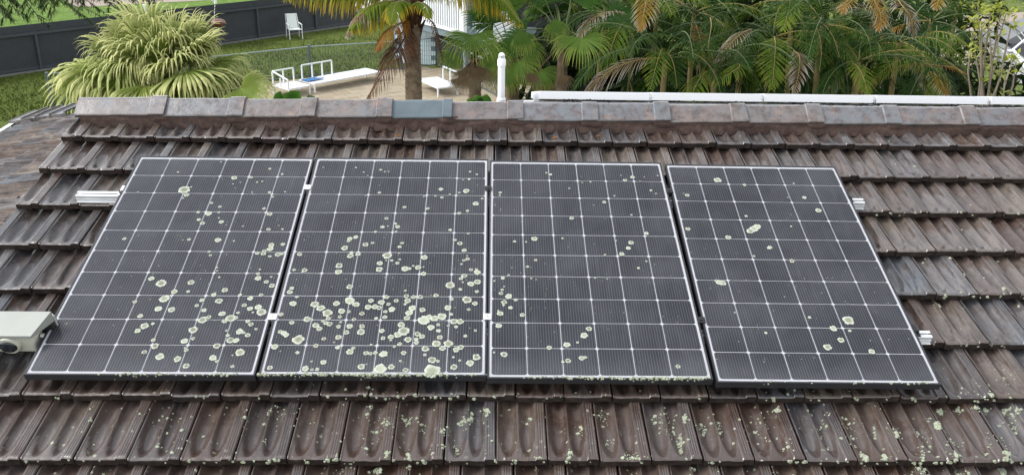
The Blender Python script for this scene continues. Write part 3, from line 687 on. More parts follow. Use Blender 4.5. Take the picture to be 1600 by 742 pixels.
rail(-0.515, -2.07, 2.075, 'lower aluminium rail, running behind the cream isolator box', [(-1.003, -.464, M_ALU), (-.010, -.456, M_ALU), (.990, -.469, M_BLACK)], [(-2.0, M_WHITEALU, -1), (1.99, M_BLACK, 1)])
# dark cabling in the gaps
ct0 = thing('panel_cable', 'black cables running under and between the dark solar panels', 'cable', RX.copy())
for gx in (-1.005, -0.009, 0.99):
    b = MB(); pts = [(gx + math.sin(k * .9) * .006, .2 - k * .12, -0.06 + math.cos(k * 1.3) * .01) for k in range(8)]
    b.tube(pts, 0.004, 6); b.build('strand', M_BLACK, ct0)
b = MB(); b.tube([(0.46, 0.83, -.05), (.50, .86, -.055), (.56, .85, -.06), (.62, .87, -.058), (.68, .84, -.05)], 0.004, 6); b.build('strand', M_BLACK, ct0)

# rooftop isolator box under its shroud
p = thing('isolator_box', 'cream rooftop isolator box with round dark switch under a sloping metal shroud', 'isolator box', RX @ T(-2.25, -0.6, 0))
b = MB(); b.box(-0.28, 0.225, -0.035, 0.085, -0.062, 0.045); bevel(b.build('body', M_CREAM, p), 0.012, 3)
b = MB()
A = [(-0.33, 0.075, 0.088), (0.285, 0.075, 0.088), (0.235, -0.050, 0.060), (-0.33, -0.050, 0.060)]
b.quad([Vector(a_) for a_ in A][::-1]); b.quad([Vector(a_) - Vector((0, 0, .003)) for a_ in A])
b.quad([A[3], A[2], (0.233, -0.053, 0.046), (-0.33, -0.053, 0.046)]); b.quad([A[2], A[1], (0.285, 0.075, 0.03), (0.233, -0.051, 0.046)])
b.quad([A[1], A[0], (-0.33, 0.075, -0.02), (0.285, 0.075, -0.02)])
b.build('shroud', M_SHROUD, p)
cx = 0.12
b = MB(); b.tube([(cx, -0.030, 0.000), (cx, -0.056, -0.002)], [0.052, 0.047], 28); bz = b.build('bezel', M_CREAM, p)
b = MB(); rows = []
for r_, d_ in ((0.039, 0.0), (0.036, .006), (.022, .010), (.004, .011)):
    rows.append([Vector((cx + r_ * math.cos(t * math.pi / 12) * (1.0), -0.0565 - d_, -0.002 + r_ * math.sin(t * math.pi / 12) * .86)) for t in range(24)])
b.grid(rows, closed=True); b.quad(rows[-1]); b.build('switch_knob', simple('glossy_black', (0.01, 0.014, 0.02), 0.15), bz)
b = MB(); b.tube([(0.232, .02, -.01), (0.25, .02, -.01)], 0.011, 12); b.build('gland', M_ALU, p)
b = MB(); b.tube([(0.25, .03, -.02), (.28, .03, -.06), (.30, .06, -.08)], 0.018, 10); b.box(0.20, 0.28, 0.05, 0.10, -.06, .03); b.build('cable_bundle', M_BLACK, p)
b = MB(); b.box(0.20, 0.29, 0.077, 0.080, -.05, .06); b.box(0.235, 0.262, 0.075, 0.115, 0.03, 0.034); b.build('bracket', M_ALU, p)

# older pale-framed panels on the back slope: we see their upper edges above the ridge
e0 = at(843, 148, 6.35); e1 = at(1640, 160, 6.42)
dirx = (e1 - e0).normalized(); nseg = 5
starts = [(843, 1015), (1018, 1191), (1194, 1366.5), (1369.5, 1546), (1549, 1724)]
lab5 = ['leftmost pale-framed solar panel behind the ridge, its end bracket showing', 'second pale-framed panel from the left behind the ridge', 'middle pale-framed panel behind the ridge, in front of the cane palms',
        'fourth pale-framed panel from the left behind the ridge', 'rightmost pale-framed panel behind the ridge, running out of the picture']
L0 = 0.79
for i, (xa, xb) in enumerate(starts):
    ya = 148.5 + (xa - 843) * (153.5 - 141 ) / 757 * 0.72
    P0 = at(xa, ya, 6.38 + 0.05 * i * .3); Lx = (xb - xa) / FPX * 6.39
    M = T(P0.x, P0.y, P0.z) @ Matrix.Rotation(math.atan2(dirx.y, dirx.x), 4, 'Z') @ Matrix.Rotation(-R(13), 4, 'X')
    p = thing('solar_panel', lab5[i], 'solar panel', M, 'pale-framed solar panels on the back slope')
    b = MB(); fw = 0.03; hh = 0.030
    b.box(0, Lx, 0, fw, -hh, hh * .9); b.box(0, fw, fw, 1.58 - fw, -hh, hh * .9); b.box(Lx - fw, Lx, fw, 1.58 - fw, -hh, hh * .9); b.box(0, Lx, 1.58 - fw, 1.58, -hh, hh * .9)
    bevel(b.build('frame', M_WHITEALU, p), 0.002, 2)
    b = MB(); b.box(fw, Lx - fw, fw, 1.58 - fw, 0.008, 0.014); b.build('cell_sheet', M_CELL, p)
    b = MB(); b.box(Lx + 0.001, Lx + 0.012, 0.004, 0.05, -hh, hh * .72); b.box(Lx - .004, Lx + .017, -0.003, 0.0, -hh * .2, hh * .1)
    b.build('clamp', M_ALU, p)
    if i == 0:
        b = MB(); b.box(-0.03, -0.001, 0.02, 0.05, -hh * 1.2, hh * .4); b.box(-0.045, -0.03, 0.0, 0.05, -hh * 1.2, hh * .1); b.build('end_bracket', M_ALU, p)
pr = thing('mounting_rail', 'pale rail lying behind the ridge caps under the pale-framed panels', 'mounting rail', T(*at(818, 159, 6.42)))
b = MB(); rb_ = at(1640, 169, 6.5) - at(818, 159, 6.42)
b.bar((0, 0, 0), rb_, 0.04, 0.012); b.build('rail_bar', M_ALU, pr)
rw = random.Random(4)
ct = thing('panel_cable', 'tangled black cables hanging under the pale-framed panels behind the ridge', 'cable', T(*at(1200, 158, 6.3)))
co_ = at(1200, 158, 6.3)
for (x, n_, sp_) in ((890, 7, 34), (948, 1, 10), (1062, 3, 26), (1125, 6, 40), (1225, 5, 60), (1300, 3, 60), (1362, 8, 60), (1440, 6, 60), (1500, 7, 50), (1560, 6, 50)):
    for _ in range(n_):
        b = MB(); xx = x + rw.uniform(-sp_ / 2, sp_ / 2); y0_ = 156.5 + (xx - 843) * .0135; w_ = rw.uniform(6, 26); dd = rw.uniform(1, 4.5)
        pts = [at(xx + w_ * t, y0_ - 1.5 + dd * math.sin(math.pi * t) + rw.uniform(-.6, .6), 6.31 + rw.uniform(-.02, .02)) - co_ for t in (0, .25, .5, .75, 1)]
        b.tube(pts, 0.0035, 6); b.build('strand', M_BLACK, ct)

# white vent pipe rising behind the ridge
vp = at(783, 164, 5.85)
p = thing('vent_pipe', 'white plastic vent pipe with slotted domed cap standing behind the ridge', 'vent pipe', T(vp.x, vp.y, vp.z - 0.12))
s = 5.85 / FPX
b = MB(); b.tube([(0, 0, 0), (0, 0, 0.12 + 62 * s)], 5.6 * s, 24); b.build('pipe', M_PVC, p)
b = MB(); b.tube([(0, 0, 0), (0, 0, 0.12 + 9 * s)], 7.2 * s, 24); b.tube([(0, 0, 0.12 + 9 * s), (0, 0, 0.12 + 12 * s)], [7.2 * s, 5.8 * s], 24); b.build('flashing_collar', M_PVC, p)
z0 = 0.12 + 61 * s
b = MB(); b.tube([(0, 0, z0), (0, 0, z0 + 9 * s), (0, 0, z0 + 10.5 * s), (0, 0, z0 + 12 * s)], [6.5 * s, 6.5 * s, 5.4 * s, 5.0 * s], 24)
b.tube([(0, 0, z0 + 16 * s), (0, 0, z0 + 18 * s), (0, 0, z0 + 19.5 * s), (0, 0, z0 + 20 * s)], [4.9 * s, 4.2 * s, 2.6 * s, .4 * s], 24)
for k in range(9):
    t = 2 * math.pi * k / 9 + .2
    b.bar((4.6 * s * math.cos(t), 4.6 * s * math.sin(t), z0 + 12 * s), (4.5 * s * math.cos(t), 4.5 * s * math.sin(t), z0 + 16.6 * s), 1.5 * s, .9 * s)
c = b.build('vent_cap', M_PVC, p)
b = MB(); b.tube([(0, 0, z0 + 11 * s), (0, 0, z0 + 16.4 * s)], 3.4 * s, 16); b.build('vent_core', M_BLACK, c)

# ================================================================== LOWER WING AT THE LEFT (falls away to the left)
WT = R(14); wc, ws = math.cos(WT), math.sin(WT)
WZ0 = roofw(0, 0.25, -0.125).z - 0.12
WM = Matrix(((0, wc, -ws, VERGE), (-1, 0, 0, 0), (0, ws, wc, WZ0), (0, 0, 0, 1)))   # tile frame of this slope -> world
WMI = WM.inverted()
def wingpt(px, py):
    o = WMI @ CAM; v = WMI.to_3x3() @ (RIGHT * ((px - 800) / FPX) + DOWN * ((py - 371) / FPX) + FWD)
    return o + v * (-o.z / v.z)
wa, wb, wc_ = wingpt(118, 180), wingpt(30, 193), wingpt(0, 212)     # back edge (two points) and the point where the left edge leaves the picture
wing = thing('house_wing', 'lower tiled roof wing at the left, seen edge-on beside the main roof verge', 'house', WM.copy())
edge = (wc_ - wb)
nt_ = 0; outer = []
def inside(x, y):
    bx = wb.x + (wa.x - wb.x) * (y - wb.y) / (wa.y - wb.y)
    if x < bx + 0.0: return False
    return True
yl_ = min(wb.y, wc_.y)
k = 0; y = 0.30
WTILES = []
for me in TILES[:5]:
    m_ = me.copy(); m_.materials[0] = M_WINGT; WTILES.append(m_)
while y > wc_.y - 1.4:
    for j in range(-30, 30):
        x = j * TW + (0 if k % 2 else TW / 2)
        if not inside(x, y): continue
        if x > (-.75 if y > -.35 else (-.5 if y > -.7 else -.1)): continue
        if x < -1.5 and y > min(-.9, wa.y + .7): continue
        # left boundary: the line from wb to wc_ carried on
        tt = (x - wb.x) / (wc_.x - wb.x) if abs(wc_.x - wb.x) > 1e-3 else 0
        if y < wb.y + (wc_.y - wb.y) * max(0, tt) - 0.05: continue
        M = T(x, y, NOSE) @ Matrix.Rotation(TILT + rt.uniform(-.02, .02), 4, 'X') @ Matrix.Rotation(rt.uniform(-.02, .02), 4, 'Y') @ Matrix.Rotation(rt.uniform(-.01, .01), 4, 'Z')
        if x < 2.2 and nt_ < 280: put('tile', rt.choice(WTILES), wing, M); nt_ += 1
        else: outer.append(M)
    y -= GAUGE; k += 1
if outer: join_tiles('outer_tiles', wing, outer)['kind'] = 'stuff'
# stepped hip caps along the back edge
nb = 4
for i in range(nb):
    a_ = wb.lerp(wa, i / nb); b_ = wb.lerp(wa, (i + 1) / nb); a_.z = b_.z = 0.055
    d = (b_ - a_); L = d.length
    b = MB(); side = Vector((-d.y, d.x, 0)).normalized()
    if side.x > 0: side = -side
    # a flat pan with raised right edge, nose towards us
    sec = [(0, 0, 0.012), (0.06, 0, 0.0), (0.85, 0, 0.0), (0.90, 0, 0.022), (1.0, 0, 0.022)]
    front = [a_ + d * s_[0] + Vector((0, 0, s_[2])) - side * 0.10 for s_ in sec]
    back = [p_ + side * 0.34 + Vector((0, 0, 0.01)) for p_ in front]
    b.grid([front, back], smooth=False); b.grid([[p_ - Vector((0, 0, 0.085)) for p_ in front], front], smooth=False)
    b.build('ridge_cap', M_CAP if i != 1 else M_TILE, wing)
b = MB(); gl_ = wb + (wb - wc_) * 0.0
far = wb + (wc_ - wb) * 4
dd = (far - wb).normalized(); sd = Vector((0, -1, 0))
for (o1, o2, z1, z2, nm, mt) in ((0.0, 0.03, -0.12, 0.03, 'fascia', M_PVC),):
    b = MB(); b.quad([wb + sd * o1 + Vector((0, 0, z2)), far + sd * o1 + Vector((0, 0, z2)), far + sd * (o2 + .05) + Vector((0, 0, z2)), wb + sd * (o2 + .05) + Vector((0, 0, z2))])
    b.quad([wb + sd * .08 + Vector((0, 0, z2)), far + sd * .08 + Vector((0, 0, z2)), far + sd * .08 + Vector((0, 0, z1)), wb + sd * .08 + Vector((0, 0, z1))]); b.build(nm, mt, wing)
b = MB(); cen = (wa + wb + wc_) / 3
b.box(wb.x + .3, wb.x + 5, min(wb.y, wc_.y) + 0.3, wa.y, -4.5, -0.9); b.build('wall', M_WALL, wing)
b = MB(); b.quad([wb + Vector((0, 0, -.02)), wa + Vector((0, 0, -.02)), Vector((5, .3, -.02)), far + Vector((0, 0, -.02))]); b.build('roof_deck', M_DECK, wing)

# ================================================================== THE YARD BEHIND
def sheet(name, pts, m, z=0.0, kind='structure'):
    b = MB(); b.quad([(x, y, GZ + z) for x, y in pts]); o = b.build(name, m); o['kind'] = kind; return o
g = lambda px, py: ground(px, py)
sheet('ground', [(-300, -60), (300, -60), (300, 400), (-300, 400)], M_LAWN, -0.02)
F0, F1 = g(-330, 168), g(560, 39)              # foot of the timber fence
fd = (F1 - F0).normalized(); fn = Vector((-fd.y, fd.x, 0))
a_ = F0 - fd * 40 + fn * .1; b_ = F1 + fd * 60 + fn * .1
sheet('grass_field', [(a_.x, a_.y), (b_.x, b_.y), (b_.x + fn.x * 160, b_.y + fn.y * 160), (a_.x + fn.x * 160, a_.y + fn.y * 160)], M_FIELD, 0.0)
pa, pb, pc, pd = g(120, 12), g(420, -4), g(420, -26), g(80, -12)
b = MB(); b.quad([(p.x, p.y, GZ + 0.01) for p in (pa, pb, pc, pd)]); b.build('path', M_GRAVEL)['kind'] = 'structure'
# patio of sandstone pavers
q0, q1, q2, q3 = g(395, 128), g(640, 109), g(905, 140), g(560, 260)
patio = thing('patio', 'sandstone paved patio with white outdoor furniture beyond the roof', 'patio', T(0, 0, GZ))
pf = [g(420, 130), g(627, 109), g(690, 106), g(900, 138)]
ang = math.atan2((pf[1] - pf[0]).y, (pf[1] - pf[0]).x); PM = Matrix.Rotation(ang, 4, 'Z')
O0 = pf[1]
poly = [g(405, 132), g(627, 110), g(640, 107), g(700, 107), g(880, 150), g(860, 172), g(640, 186), g(420, 186), g(330, 170)]
def in_poly(x, y):
    c = False; n = len(poly)
    for i in range(n):
        x1, y1, x2, y2 = poly[i].x, poly[i].y, poly[(i + 1) % n].x, poly[(i + 1) % n].y
        if (y1 > y) != (y2 > y) and x < (x2 - x1) * (y - y1) / (y2 - y1) + x1: c = not c
    return c
S = 0.56; pav = []
for i in range(-45, 45):
    for j in range(-50, 10):
        p = O0 + PM.to_3x3() @ Vector(((i + (0.5 if j % 2 else 0)) * S, (j + .5) * S, 0))
        if in_poly(p.x, p.y): pav.append(p)
def paver_mesh():
    b = MB(); h = S / 2 - 0.008; b.box(-h, h, -h, h, -0.03, 0.0); return b
pm = paver_mesh().mesh('paver', M_PAVER)
def vis(p):
    v = p - CAM; z = v.dot(FWD); py = 371 + FPX * v.dot(DOWN) / z
    return 100 < py < 166
rp = random.Random(9)
pav.sort(key=lambda p: (not vis(p), p.y)); 
for p in pav[:295]: put('paver', pm, patio, T(p.x, p.y, 0.035 + rp.uniform(0, .008)) @ PM @ Matrix.Rotation(rp.uniform(-.01, .01), 4, 'X'))
b = MB(); h = S / 2 - .008
for p in pav[295:]: b.box(-h, h, -h, h, 0.005, 0.036, 0, T(p.x, p.y, 0) @ PM)
if pav[295:]: b.build('outer_pavers', M_PAVER, patio)['kind'] = 'stuff'
b = MB(); b.quad([(p.x, p.y, 0.012) for p in poly]); b.build('paving_bed', M_JOINT, patio)

# timber fence
fence = thing('timber_fence', 'charcoal painted timber paling fence running along the lawn', 'fence', T(F0.x, F0.y, GZ) @ Matrix.Rotation(math.atan2(fd.y, fd.x), 4, 'Z'))
FL = (F1 - F0).length + 4; FH = 1.86
b = MB(); rf = random.Random(1); x = 0
while x < FL:
    b.box(x, x + 0.098, 0.0, 0.018, 0.05, FH - 0.02 + rf.uniform(-.008, .008)); x += 0.101
b.build('paling_boards', M_FENCE, fence)['kind'] = 'stuff'
px_posts = [-330, -150, 67, 235, 398, 491, 553]
for px in px_posts:
    gp = g(px, 122 + (px) * (60 - 122) / 400 if px < 400 else 60 - (px - 400) * 20 / 153)
    d = (gp - F0).dot(fd)
    b = MB(); b.box(d - 0.05, d + 0.05, -0.10, -0.003, 0, FH - 0.34); b.build('post', M_FENCE2, fence)
    b = MB(); b.box(d - 0.012, d + 0.012, -0.028, -0.003, FH - 0.30, FH); b.build('joint_strip', M_FENCE2, fence)
b = MB(); b.box(-2, FL, -0.115, -0.003, FH - 0.40, FH - 0.30); b.build('rail', M_FENCE2, fence)
b = MB(); b.box(-2, FL, -0.05, -0.003, 0.10, 0.20); b.build('rail', M_FENCE2, fence)
b = MB(); b.box(-2, FL, -0.02, -0.003, FH - 0.29, FH); b.build('upper_board', M_FENCE, fence)
b = MB(); b.box(-2, FL, -0.14, -0.02, 0.0, 0.07); b.build('plinth', simple('weathered_plinth', (.16, .16, .15), .8), fence)

# tubular pool fence
def tube_fence(name, pts, H, lab, posts):
    base = pts[0]
    t = thing(name, lab, 'fence', T(base.x, base.y, GZ))
    for i in range(len(pts) - 1):
        A, B = pts[i] - base, pts[i + 1] - base; A.z = B.z = 0; d = (B - A); L = d.length; d.normalize()
        Z = lambda v, z: Vector((v.x, v.y, z))
        b = MB(); b.bar(Z(A, H), Z(B, H), 0.038, 0.038); b.build('top_rail', M_POOLRAIL, t)
        b = MB(); b.bar(Z(A, 0.09), Z(B, 0.09), 0.038, 0.038); b.build('bottom_rail', M_POOL, t)
        b = MB(); k = 0.0
        while k < L:
            c = A + d * k; b.box(c.x - .009, c.x + .009, c.y - .009, c.y + .009, 0.1, H - .01); k += 0.11
        b.build('bars', M_POOL, t)['kind'] = 'stuff'
    for p_, h in posts:
        q_ = p_ - base; b = MB(); b.box(q_.x - .045, q_.x + .045, q_.y - .045, q_.y + .045, 0, h); b.build('post', M_POOL, t)
    return t
pq = [g(83, 172), g(83, 172), g(486, 121), g(627, 110.5)]
tube_fence('pool_fence', [pq[0], pq[2], pq[3]], 1.22, 'grey tubular pool fence crossing the lawn behind the white furniture', [(pq[0], 1.28), (pq[2], 1.30), (pq[3], 1.5), ((pq[0] + pq[2]) / 2, 1.28), (pq[0].lerp(pq[2], .12), 1.28)])
s0, s1, s2 = g(629, 111), g(684, 104), g(790, 160)
tube_fence('pool_fence', [s0, s1, s2], 1.22, 'dark tubular pool fence beside the block wall, right of the palm trunk', [(s1, 1.32), (s1.lerp(s2, .45), 1.3)])

# elevated deck house
hp = g(640, 101)
hd = Matrix.Rotation(R(-33), 4, 'Z')
# deck edge runs from at(655,34) to at(728,54)
Dk = 37.5; E1 = at(727, 53.5, 34.5); E0 = at(663, 37, 36.8); E0.z = E1.z; E0 = E1 + (E0 - E1) * 2.0
dh = thing('deck_house', 'white balustraded deck raised over a block wall, with a stair at its right end', 'house', T(E1.x, E1.y, GZ) @ Matrix.Rotation(math.atan2((E0 - E1).y, (E0 - E1).x), 4, 'Z'))
DL = (E0 - E1).length + 3; DZ = E1.z - GZ
b = MB(); b.box(0, DL, -3.5, 0.02, DZ - 0.30, DZ - 0.02); b.build('deck_beam', M_GREYBEAM, dh)
b = MB(); b.box(-.03, DL, 0.02, 0.09, DZ - .02, DZ + .10); b.box(-.03, DL, 0.02, 0.09, DZ + 1.15, DZ + 1.25); b.build('balustrade_rail', M_WHITE, dh)
b = MB(); k = 0.25
while k < DL: b.box(k, k + 0.07, 0.035, 0.075, DZ + .1, DZ + 1.16); k += 0.165
b.build('balusters', M_WHITE, dh)['kind'] = 'stuff'
b = MB(); b.box(-0.02, 0.24, -.05, 0.10, DZ - .02, DZ + 1.4); b.build('corner_post', M_WHITE, dh)
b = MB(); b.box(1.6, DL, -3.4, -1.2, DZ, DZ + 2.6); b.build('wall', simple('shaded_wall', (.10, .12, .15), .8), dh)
wl0 = (dh.matrix_world.inverted() @ g(681, 103)).x; wl1 = (dh.matrix_world.inverted() @ g(600, 98)).x
yw = (dh.matrix_world.inverted() @ g(681, 103)).y
wall_t = thing('block_wall', 'pale blue block wall under the raised deck, seen through the pool fence', 'wall', T(*g(681, 102)) @ Matrix.Rotation(math.atan2((g(610, 98) - g(681, 102)).y, (g(610, 98) - g(681, 102)).x), 4, 'Z'))
nrow = 9
wbm = MB(); wbm.box(0, 0.39, -0.1, 0, 0, 0.19); wbme = wbm.mesh('block', M_WALLBLUE)
b = MB(); b.box(0, 1.6, -0.09, -0.01, 0, 1.98); b.build('mortar_core', M_GREYBEAM, wall_t)
for r_ in range(10):
    for c_ in range(4):
        put('block', wbme, wall_t, T(c_ * 0.4 + (0.2 if r_ % 2 else 0), 0.0, r_ * 0.2))
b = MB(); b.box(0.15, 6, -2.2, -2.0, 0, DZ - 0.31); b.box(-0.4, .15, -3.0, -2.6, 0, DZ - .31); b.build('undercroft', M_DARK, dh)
# dark garage opening to the right of the wall
b = MB(); b.box(0.0, 0.16, -0.16, 0.0, 0, DZ - .3); b.box(5.6, 5.72, -0.16, 0.0, 0, DZ - .3); b.build('deck_post', M_GREYBEAM, dh)
# white post left of the palm trunk
wp = g(630, 97)
p = thing('white_post', 'slim white veranda post just left of the palm trunk', 'post', T(wp.x, wp.y, GZ))
b = MB(); b.box(-.07, .07, -.07, .07, 0, 3.6); b.build('shaft', M_PVC, p); b = MB(); b.box(-.12, .12, -.12, .12, 1.9, 2.0); b.box(-.1, .1, -.1, .1, 0, .15); b.build('collar', M_PVC, p)
# stair
st = thing('stair', 'white and black open stair beside the deck, half hidden by fan palms', 'stair', T(0, 0, 0))
sa, sb_ = at(748, 30, 35.5), at(772, 66, 34.0)
for k in range(8):
    t = k / 7; c = sa.lerp(sb_, t)
    b = MB(); b.bar(c + Vector((-.22, 0, -.12)), c + Vector((1.1, .4, .42)), .05, .10); b.build('tread', M_WHITE, st)
    b = MB(); b.bar(c + Vector((-.22, 0.02, -.62)), c + Vector((-.22, 0.02, -.1)), .05, .05); b.build('baluster', M_WHITE, st)
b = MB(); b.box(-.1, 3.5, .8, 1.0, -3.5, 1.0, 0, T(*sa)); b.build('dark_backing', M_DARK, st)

# ------------------------------------------------------------------ white furniture
def frame_bar(b, a, c, w=0.045): b.bar(a, c, w, w)
def seat_module(name, lab, M, Lx, Wy, back, arm=None, H=0.32, back_span=None, cat='bench', group=None, legs=None, split=False):
    """x along the seat, y towards the back"""
    t = thing(name, lab, cat, M, group)
    b = MB()
    for z in (H,):
        frame_bar(b, (0, 0.02, z), (Lx, 0.02, z), .05); frame_bar(b, (0, Wy - .02, z), (Lx, Wy - .02, z), .05)
        frame_bar(b, (0.02, .045, z), (0.02, Wy - .045, z), .05); frame_bar(b, (Lx - .02, .045, z), (Lx - .02, Wy - .045, z), .05)
    b.build('seat_frame', M_WHITE, t)
    n = 6 if not split else 8
    for k in range(n):
        y0 = 0.05 + (Wy - .1) * k / n
        b = MB(); b.box(0.03, Lx - .03, y0 + .006, y0 + (Wy - .1) / n - .006, H - .005, H + 0.018); b.build('slat', M_WHITE, t)
    for (lx, ly) in (legs or ((0.025, .025), (Lx - .025, .025), (0.025, Wy - .025), (Lx - .025, Wy - .025))):
        b = MB(); b.box(lx - .025, lx + .025, ly - .025, ly + .025, 0, H - .024); b.build('leg', M_WHITE, t)
    if back:
        x0, x1 = back_span or (0.02, Lx - .02)
        b = MB(); zt = H + back; yy = Wy - .02
        frame_bar(b, (x0, yy, zt), (x1, yy + .0, zt)); b.build('back_rail', M_WHITE, t)
        nb = max(2, round((x1 - x0) / 0.48))
        for k in range(nb + 1):
            x = x0 + (x1 - x0) * k / nb
            b = MB(); frame_bar(b, (x, yy, H + .02), (x, yy, zt - .02)); b.build('back_bar', M_WHITE, t)
    if arm is not None:
        x = 0.02 if arm == 0 else Lx - .02
        b = MB(); frame_bar(b, (x, 0.03, H + .34), (x, Wy - .03, H + back)); b.build('arm_rail', M_WHITE, t)
        for y in (0.03, Wy * .5):
            b = MB(); frame_bar(b, (x, y, H + .02), (x, y, H + .34)); b.build('arm_bar', M_WHITE, t)
    return t
def place(pA, pB):
    """frame with its origin at ground point pA and x towards pB"""
    a_ = math.atan2((pB - pA).y, (pB - pA).x)
    return T(pA.x, pA.y, GZ + .04) @ Matrix.Rotation(a_, 4, 'Z'), (pB - pA).length
M, L = place(g(492, 147.5), g(596, 127.5))
seat_module('long_bench', 'long white slatted bench with a back frame and a blue cloth at its left', M, L, 0.95, 0.55, None, 0.33, (0.15, L * .48), 'bench', split=True)
cloth = MB(); rows = []
for i in range(9):
    rows.append([Vector((-.02 + .085 * i * (1 + .2 * math.sin(j)), .35 + .06 * j, .36 + .035 * abs(noise.noise(Vector((i * .6, j * .7, 1)))) + .03)) for j in range(8)])
cloth.grid(rows); cloth.grid([[p - Vector((0, 0, .03)) for p in rows[0]], rows[0]]); cl = cloth.build('blue_cloth', M_BLUE); cl.matrix_world = M; setp(cl, 'crumpled blue cloth lying on the left end of the long white bench', 'cloth')
Mc, Lc = place(g(452, 155), g(486, 148.5))
seat_module('corner_seat', 'white corner seat module with back and arm frames, left of the long bench', Mc, 0.95, 1.0, 0.52, 0, 0.30, None, 'seat')
Ms, Ls = place(g(684, 156), g(654, 144))
# right sofa: back faces away to the right
A, B = g(655, 132), g(683, 153); 
Mq, Lq = place(g(686, 154.5), g(653, 139))
ds = Vector((g(653, 139) - g(686, 154.5))).normalized()
seat_module('short_bench', 'short white slatted bench with square back frame, right of the palm trunk', T(g(684, 154).x, g(684, 154).y, GZ + .04) @ Matrix.Rotation(math.atan2(ds.y, ds.x), 4, 'Z') @ Matrix.Diagonal((1, -1, 1, 1)), 1.75, 0.85, 0.52, None, 0.33, (0.0, 1.2), 'bench')
# garden armchair
def armchair(M, lab):
    t = thing('garden_armchair', lab, 'chair', M)
    s = 1.0; W = .56; D = .55
    b = MB(); b.box(-W / 2 + .03, W / 2 - .03, 0.0, D, .42, .44); b.build('seat', M_MESHW, t)
    b = MB(); b.quad([(-W / 2 + .05, D, .45), (W / 2 - .05, D, .45), (W / 2 - .07, D + .20, 1.02), (-W / 2 + .07, D + .20, 1.02)]); b.quad([(-W / 2 + .05, D + .02, .45), (W / 2 - .05, D + .02, .45), (W / 2 - .07, D + .22, 1.02), (-W / 2 + .07, D + .22, 1.02)][::-1]); b.build('backrest', M_MESHW, t)
    for sx in (-1, 1):
        x = sx * W / 2
        b = MB(); b.tube([(x, -0.02, 0), (x, 0.0, .30), (x, 0.0, .64)], .02, 8); b.build('leg', M_WHITE, t)
        b = MB(); b.tube([(x, D + .14, 0), (x, D + .02, .45), (x * .86, D + .22, 1.04)], .02, 8); b.build('leg', M_WHITE, t)
        b = MB(); b.tube([(x, -.03, .645), (x, D * .6, .66), (x * .96, D + .08, .66)], .024, 8); b.build('armrest', M_WHITE, t)
    b = MB(); b.tube([(-W / 2, 0, .43), (W / 2, 0, .43)], .018, 8); b.tube([(-W / 2 * .86, D + .22, 1.03), (W / 2 * .86, D + .22, 1.03)], .018, 8); b.build('cross_bar', M_WHITE, t)
ca = g(463, 62)
armchair(T(ca.x, ca.y, GZ) @ Matrix.Rotation(R(24), 4, 'Z') @ Matrix.Diagonal((1.12, 1.12, 1.08, 1)), 'white garden armchair with pale sling seat standing alone on the lawn by the fence')

# hanging red planter and pole beyond/at the fence
hp_ = at(341, 36, 34)
t = thing('hanging_planter', 'red-brown glazed bowl hanging on a chain in front of the dark fence', 'planter', T(*hp_))
b = MB(); rows = []
for k in range(9):
    a2 = math.pi * k / 8; rows.append([Vector((.28 * math.sin(a2) * math.cos(t_), .28 * math.sin(a2) * math.sin(t_), .15 * math.cos(a2))) for t_ in [j * math.pi / 8 for j in range(16)]])
b.grid(rows, closed=True); b.build('bowl', M_RED, t)
b = MB(); rr = random.Random(2)
for k in range(6): b.tube([(-.15 + .02 * k, 0, .1 + .12 * k), (-.15 + .02 * (k + 1), 0, .1 + .12 * (k + .7))], .012, 5)
b.tube([(-.02, 0, .78), (-.12, 0, .9)], .02, 5); b.tube([(-.1, 0, .78), (-.3, 0, 1.0)], .012, 5); b.build('chain', M_PVC, t)
wp2 = ground(337, 10)
t = thing('white_pole', 'thin white pole standing on the field beyond the dark fence', 'pole', T(ground(337, 6).x, ground(337, 6).y, GZ)); b = MB(); b.tube([(0, 0, 0), (0, 0, 4)], .09, 10); b.build('shaft', M_PVC, t)
t = thing('white_box', 'small white box beyond the fence behind the fan palm', 'box', T(ground(228, 22).x, ground(228, 22).y, GZ)); b = MB(); b.box(-.15, .15, -.1, .1, 0, .5); bevel(b.build('body', M_PVC, t), .02)

# ------------------------------------------------------------------ right: driveway, shed roof with aerial
b = MB(); b.quad([(p.x, p.y, GZ + .012) for p in (g(1500, 62), g(1600, 28), g(1760, 10), g(1760, 60), g(1600, 95), g(1540, 100))]); b.build('driveway', M_ASPHALT)['kind'] = 'structure'
b = MB(); b.quad([(p.x, p.y, GZ + .006) for p in (g(1380, 60), g(1500, 22), g(1800, 15), g(1800, 70), g(1500, 110))]); b.build('path', M_GRAVEL)['kind'] = 'structure'
sh = thing('low_roof', 'low dark roof with a broad white edge and a bent aerial bracket', 'roof', T(*at(1570, 95, 21)))
o_ = at(1570, 95, 21)
def rel(px, py, d): return at(px, py, d) - o_
b = MB(); c1, c2, c3, c4 = rel(1562, 78, 21), rel(1660, 150, 19), rel(1680, 128, 19.4), rel(1576, 62, 21.4)
b.quad([c1, c2, c2 + Vector((0, 0, -.35)), c1 + Vector((0, 0, -.35))][::-1]); b.quad([c1, c4.lerp(c1, .55), c3.lerp(c2, .55), c2]); b.build('white_edge', M_WHITE, sh)
b = MB(); d1, d2 = c4.lerp(c1, .52) + Vector((0, 0, .02)), c3.lerp(c2, .52) + Vector((0, 0, .02)); b.quad([d2, d1, rel(1566, 68, 23), rel(1600, 50, 26), rel(1760, 60, 26)]); b.build('roof_sheet', M_DARK, sh)
b = MB(); b.tube([rel(1572, 82, 20.4), rel(1583, 80, 20.4), rel(1590, 88, 20.3), rel(1606, 112, 20)], .05, 8); b.build('bent_tube', M_WHITEALU, sh)
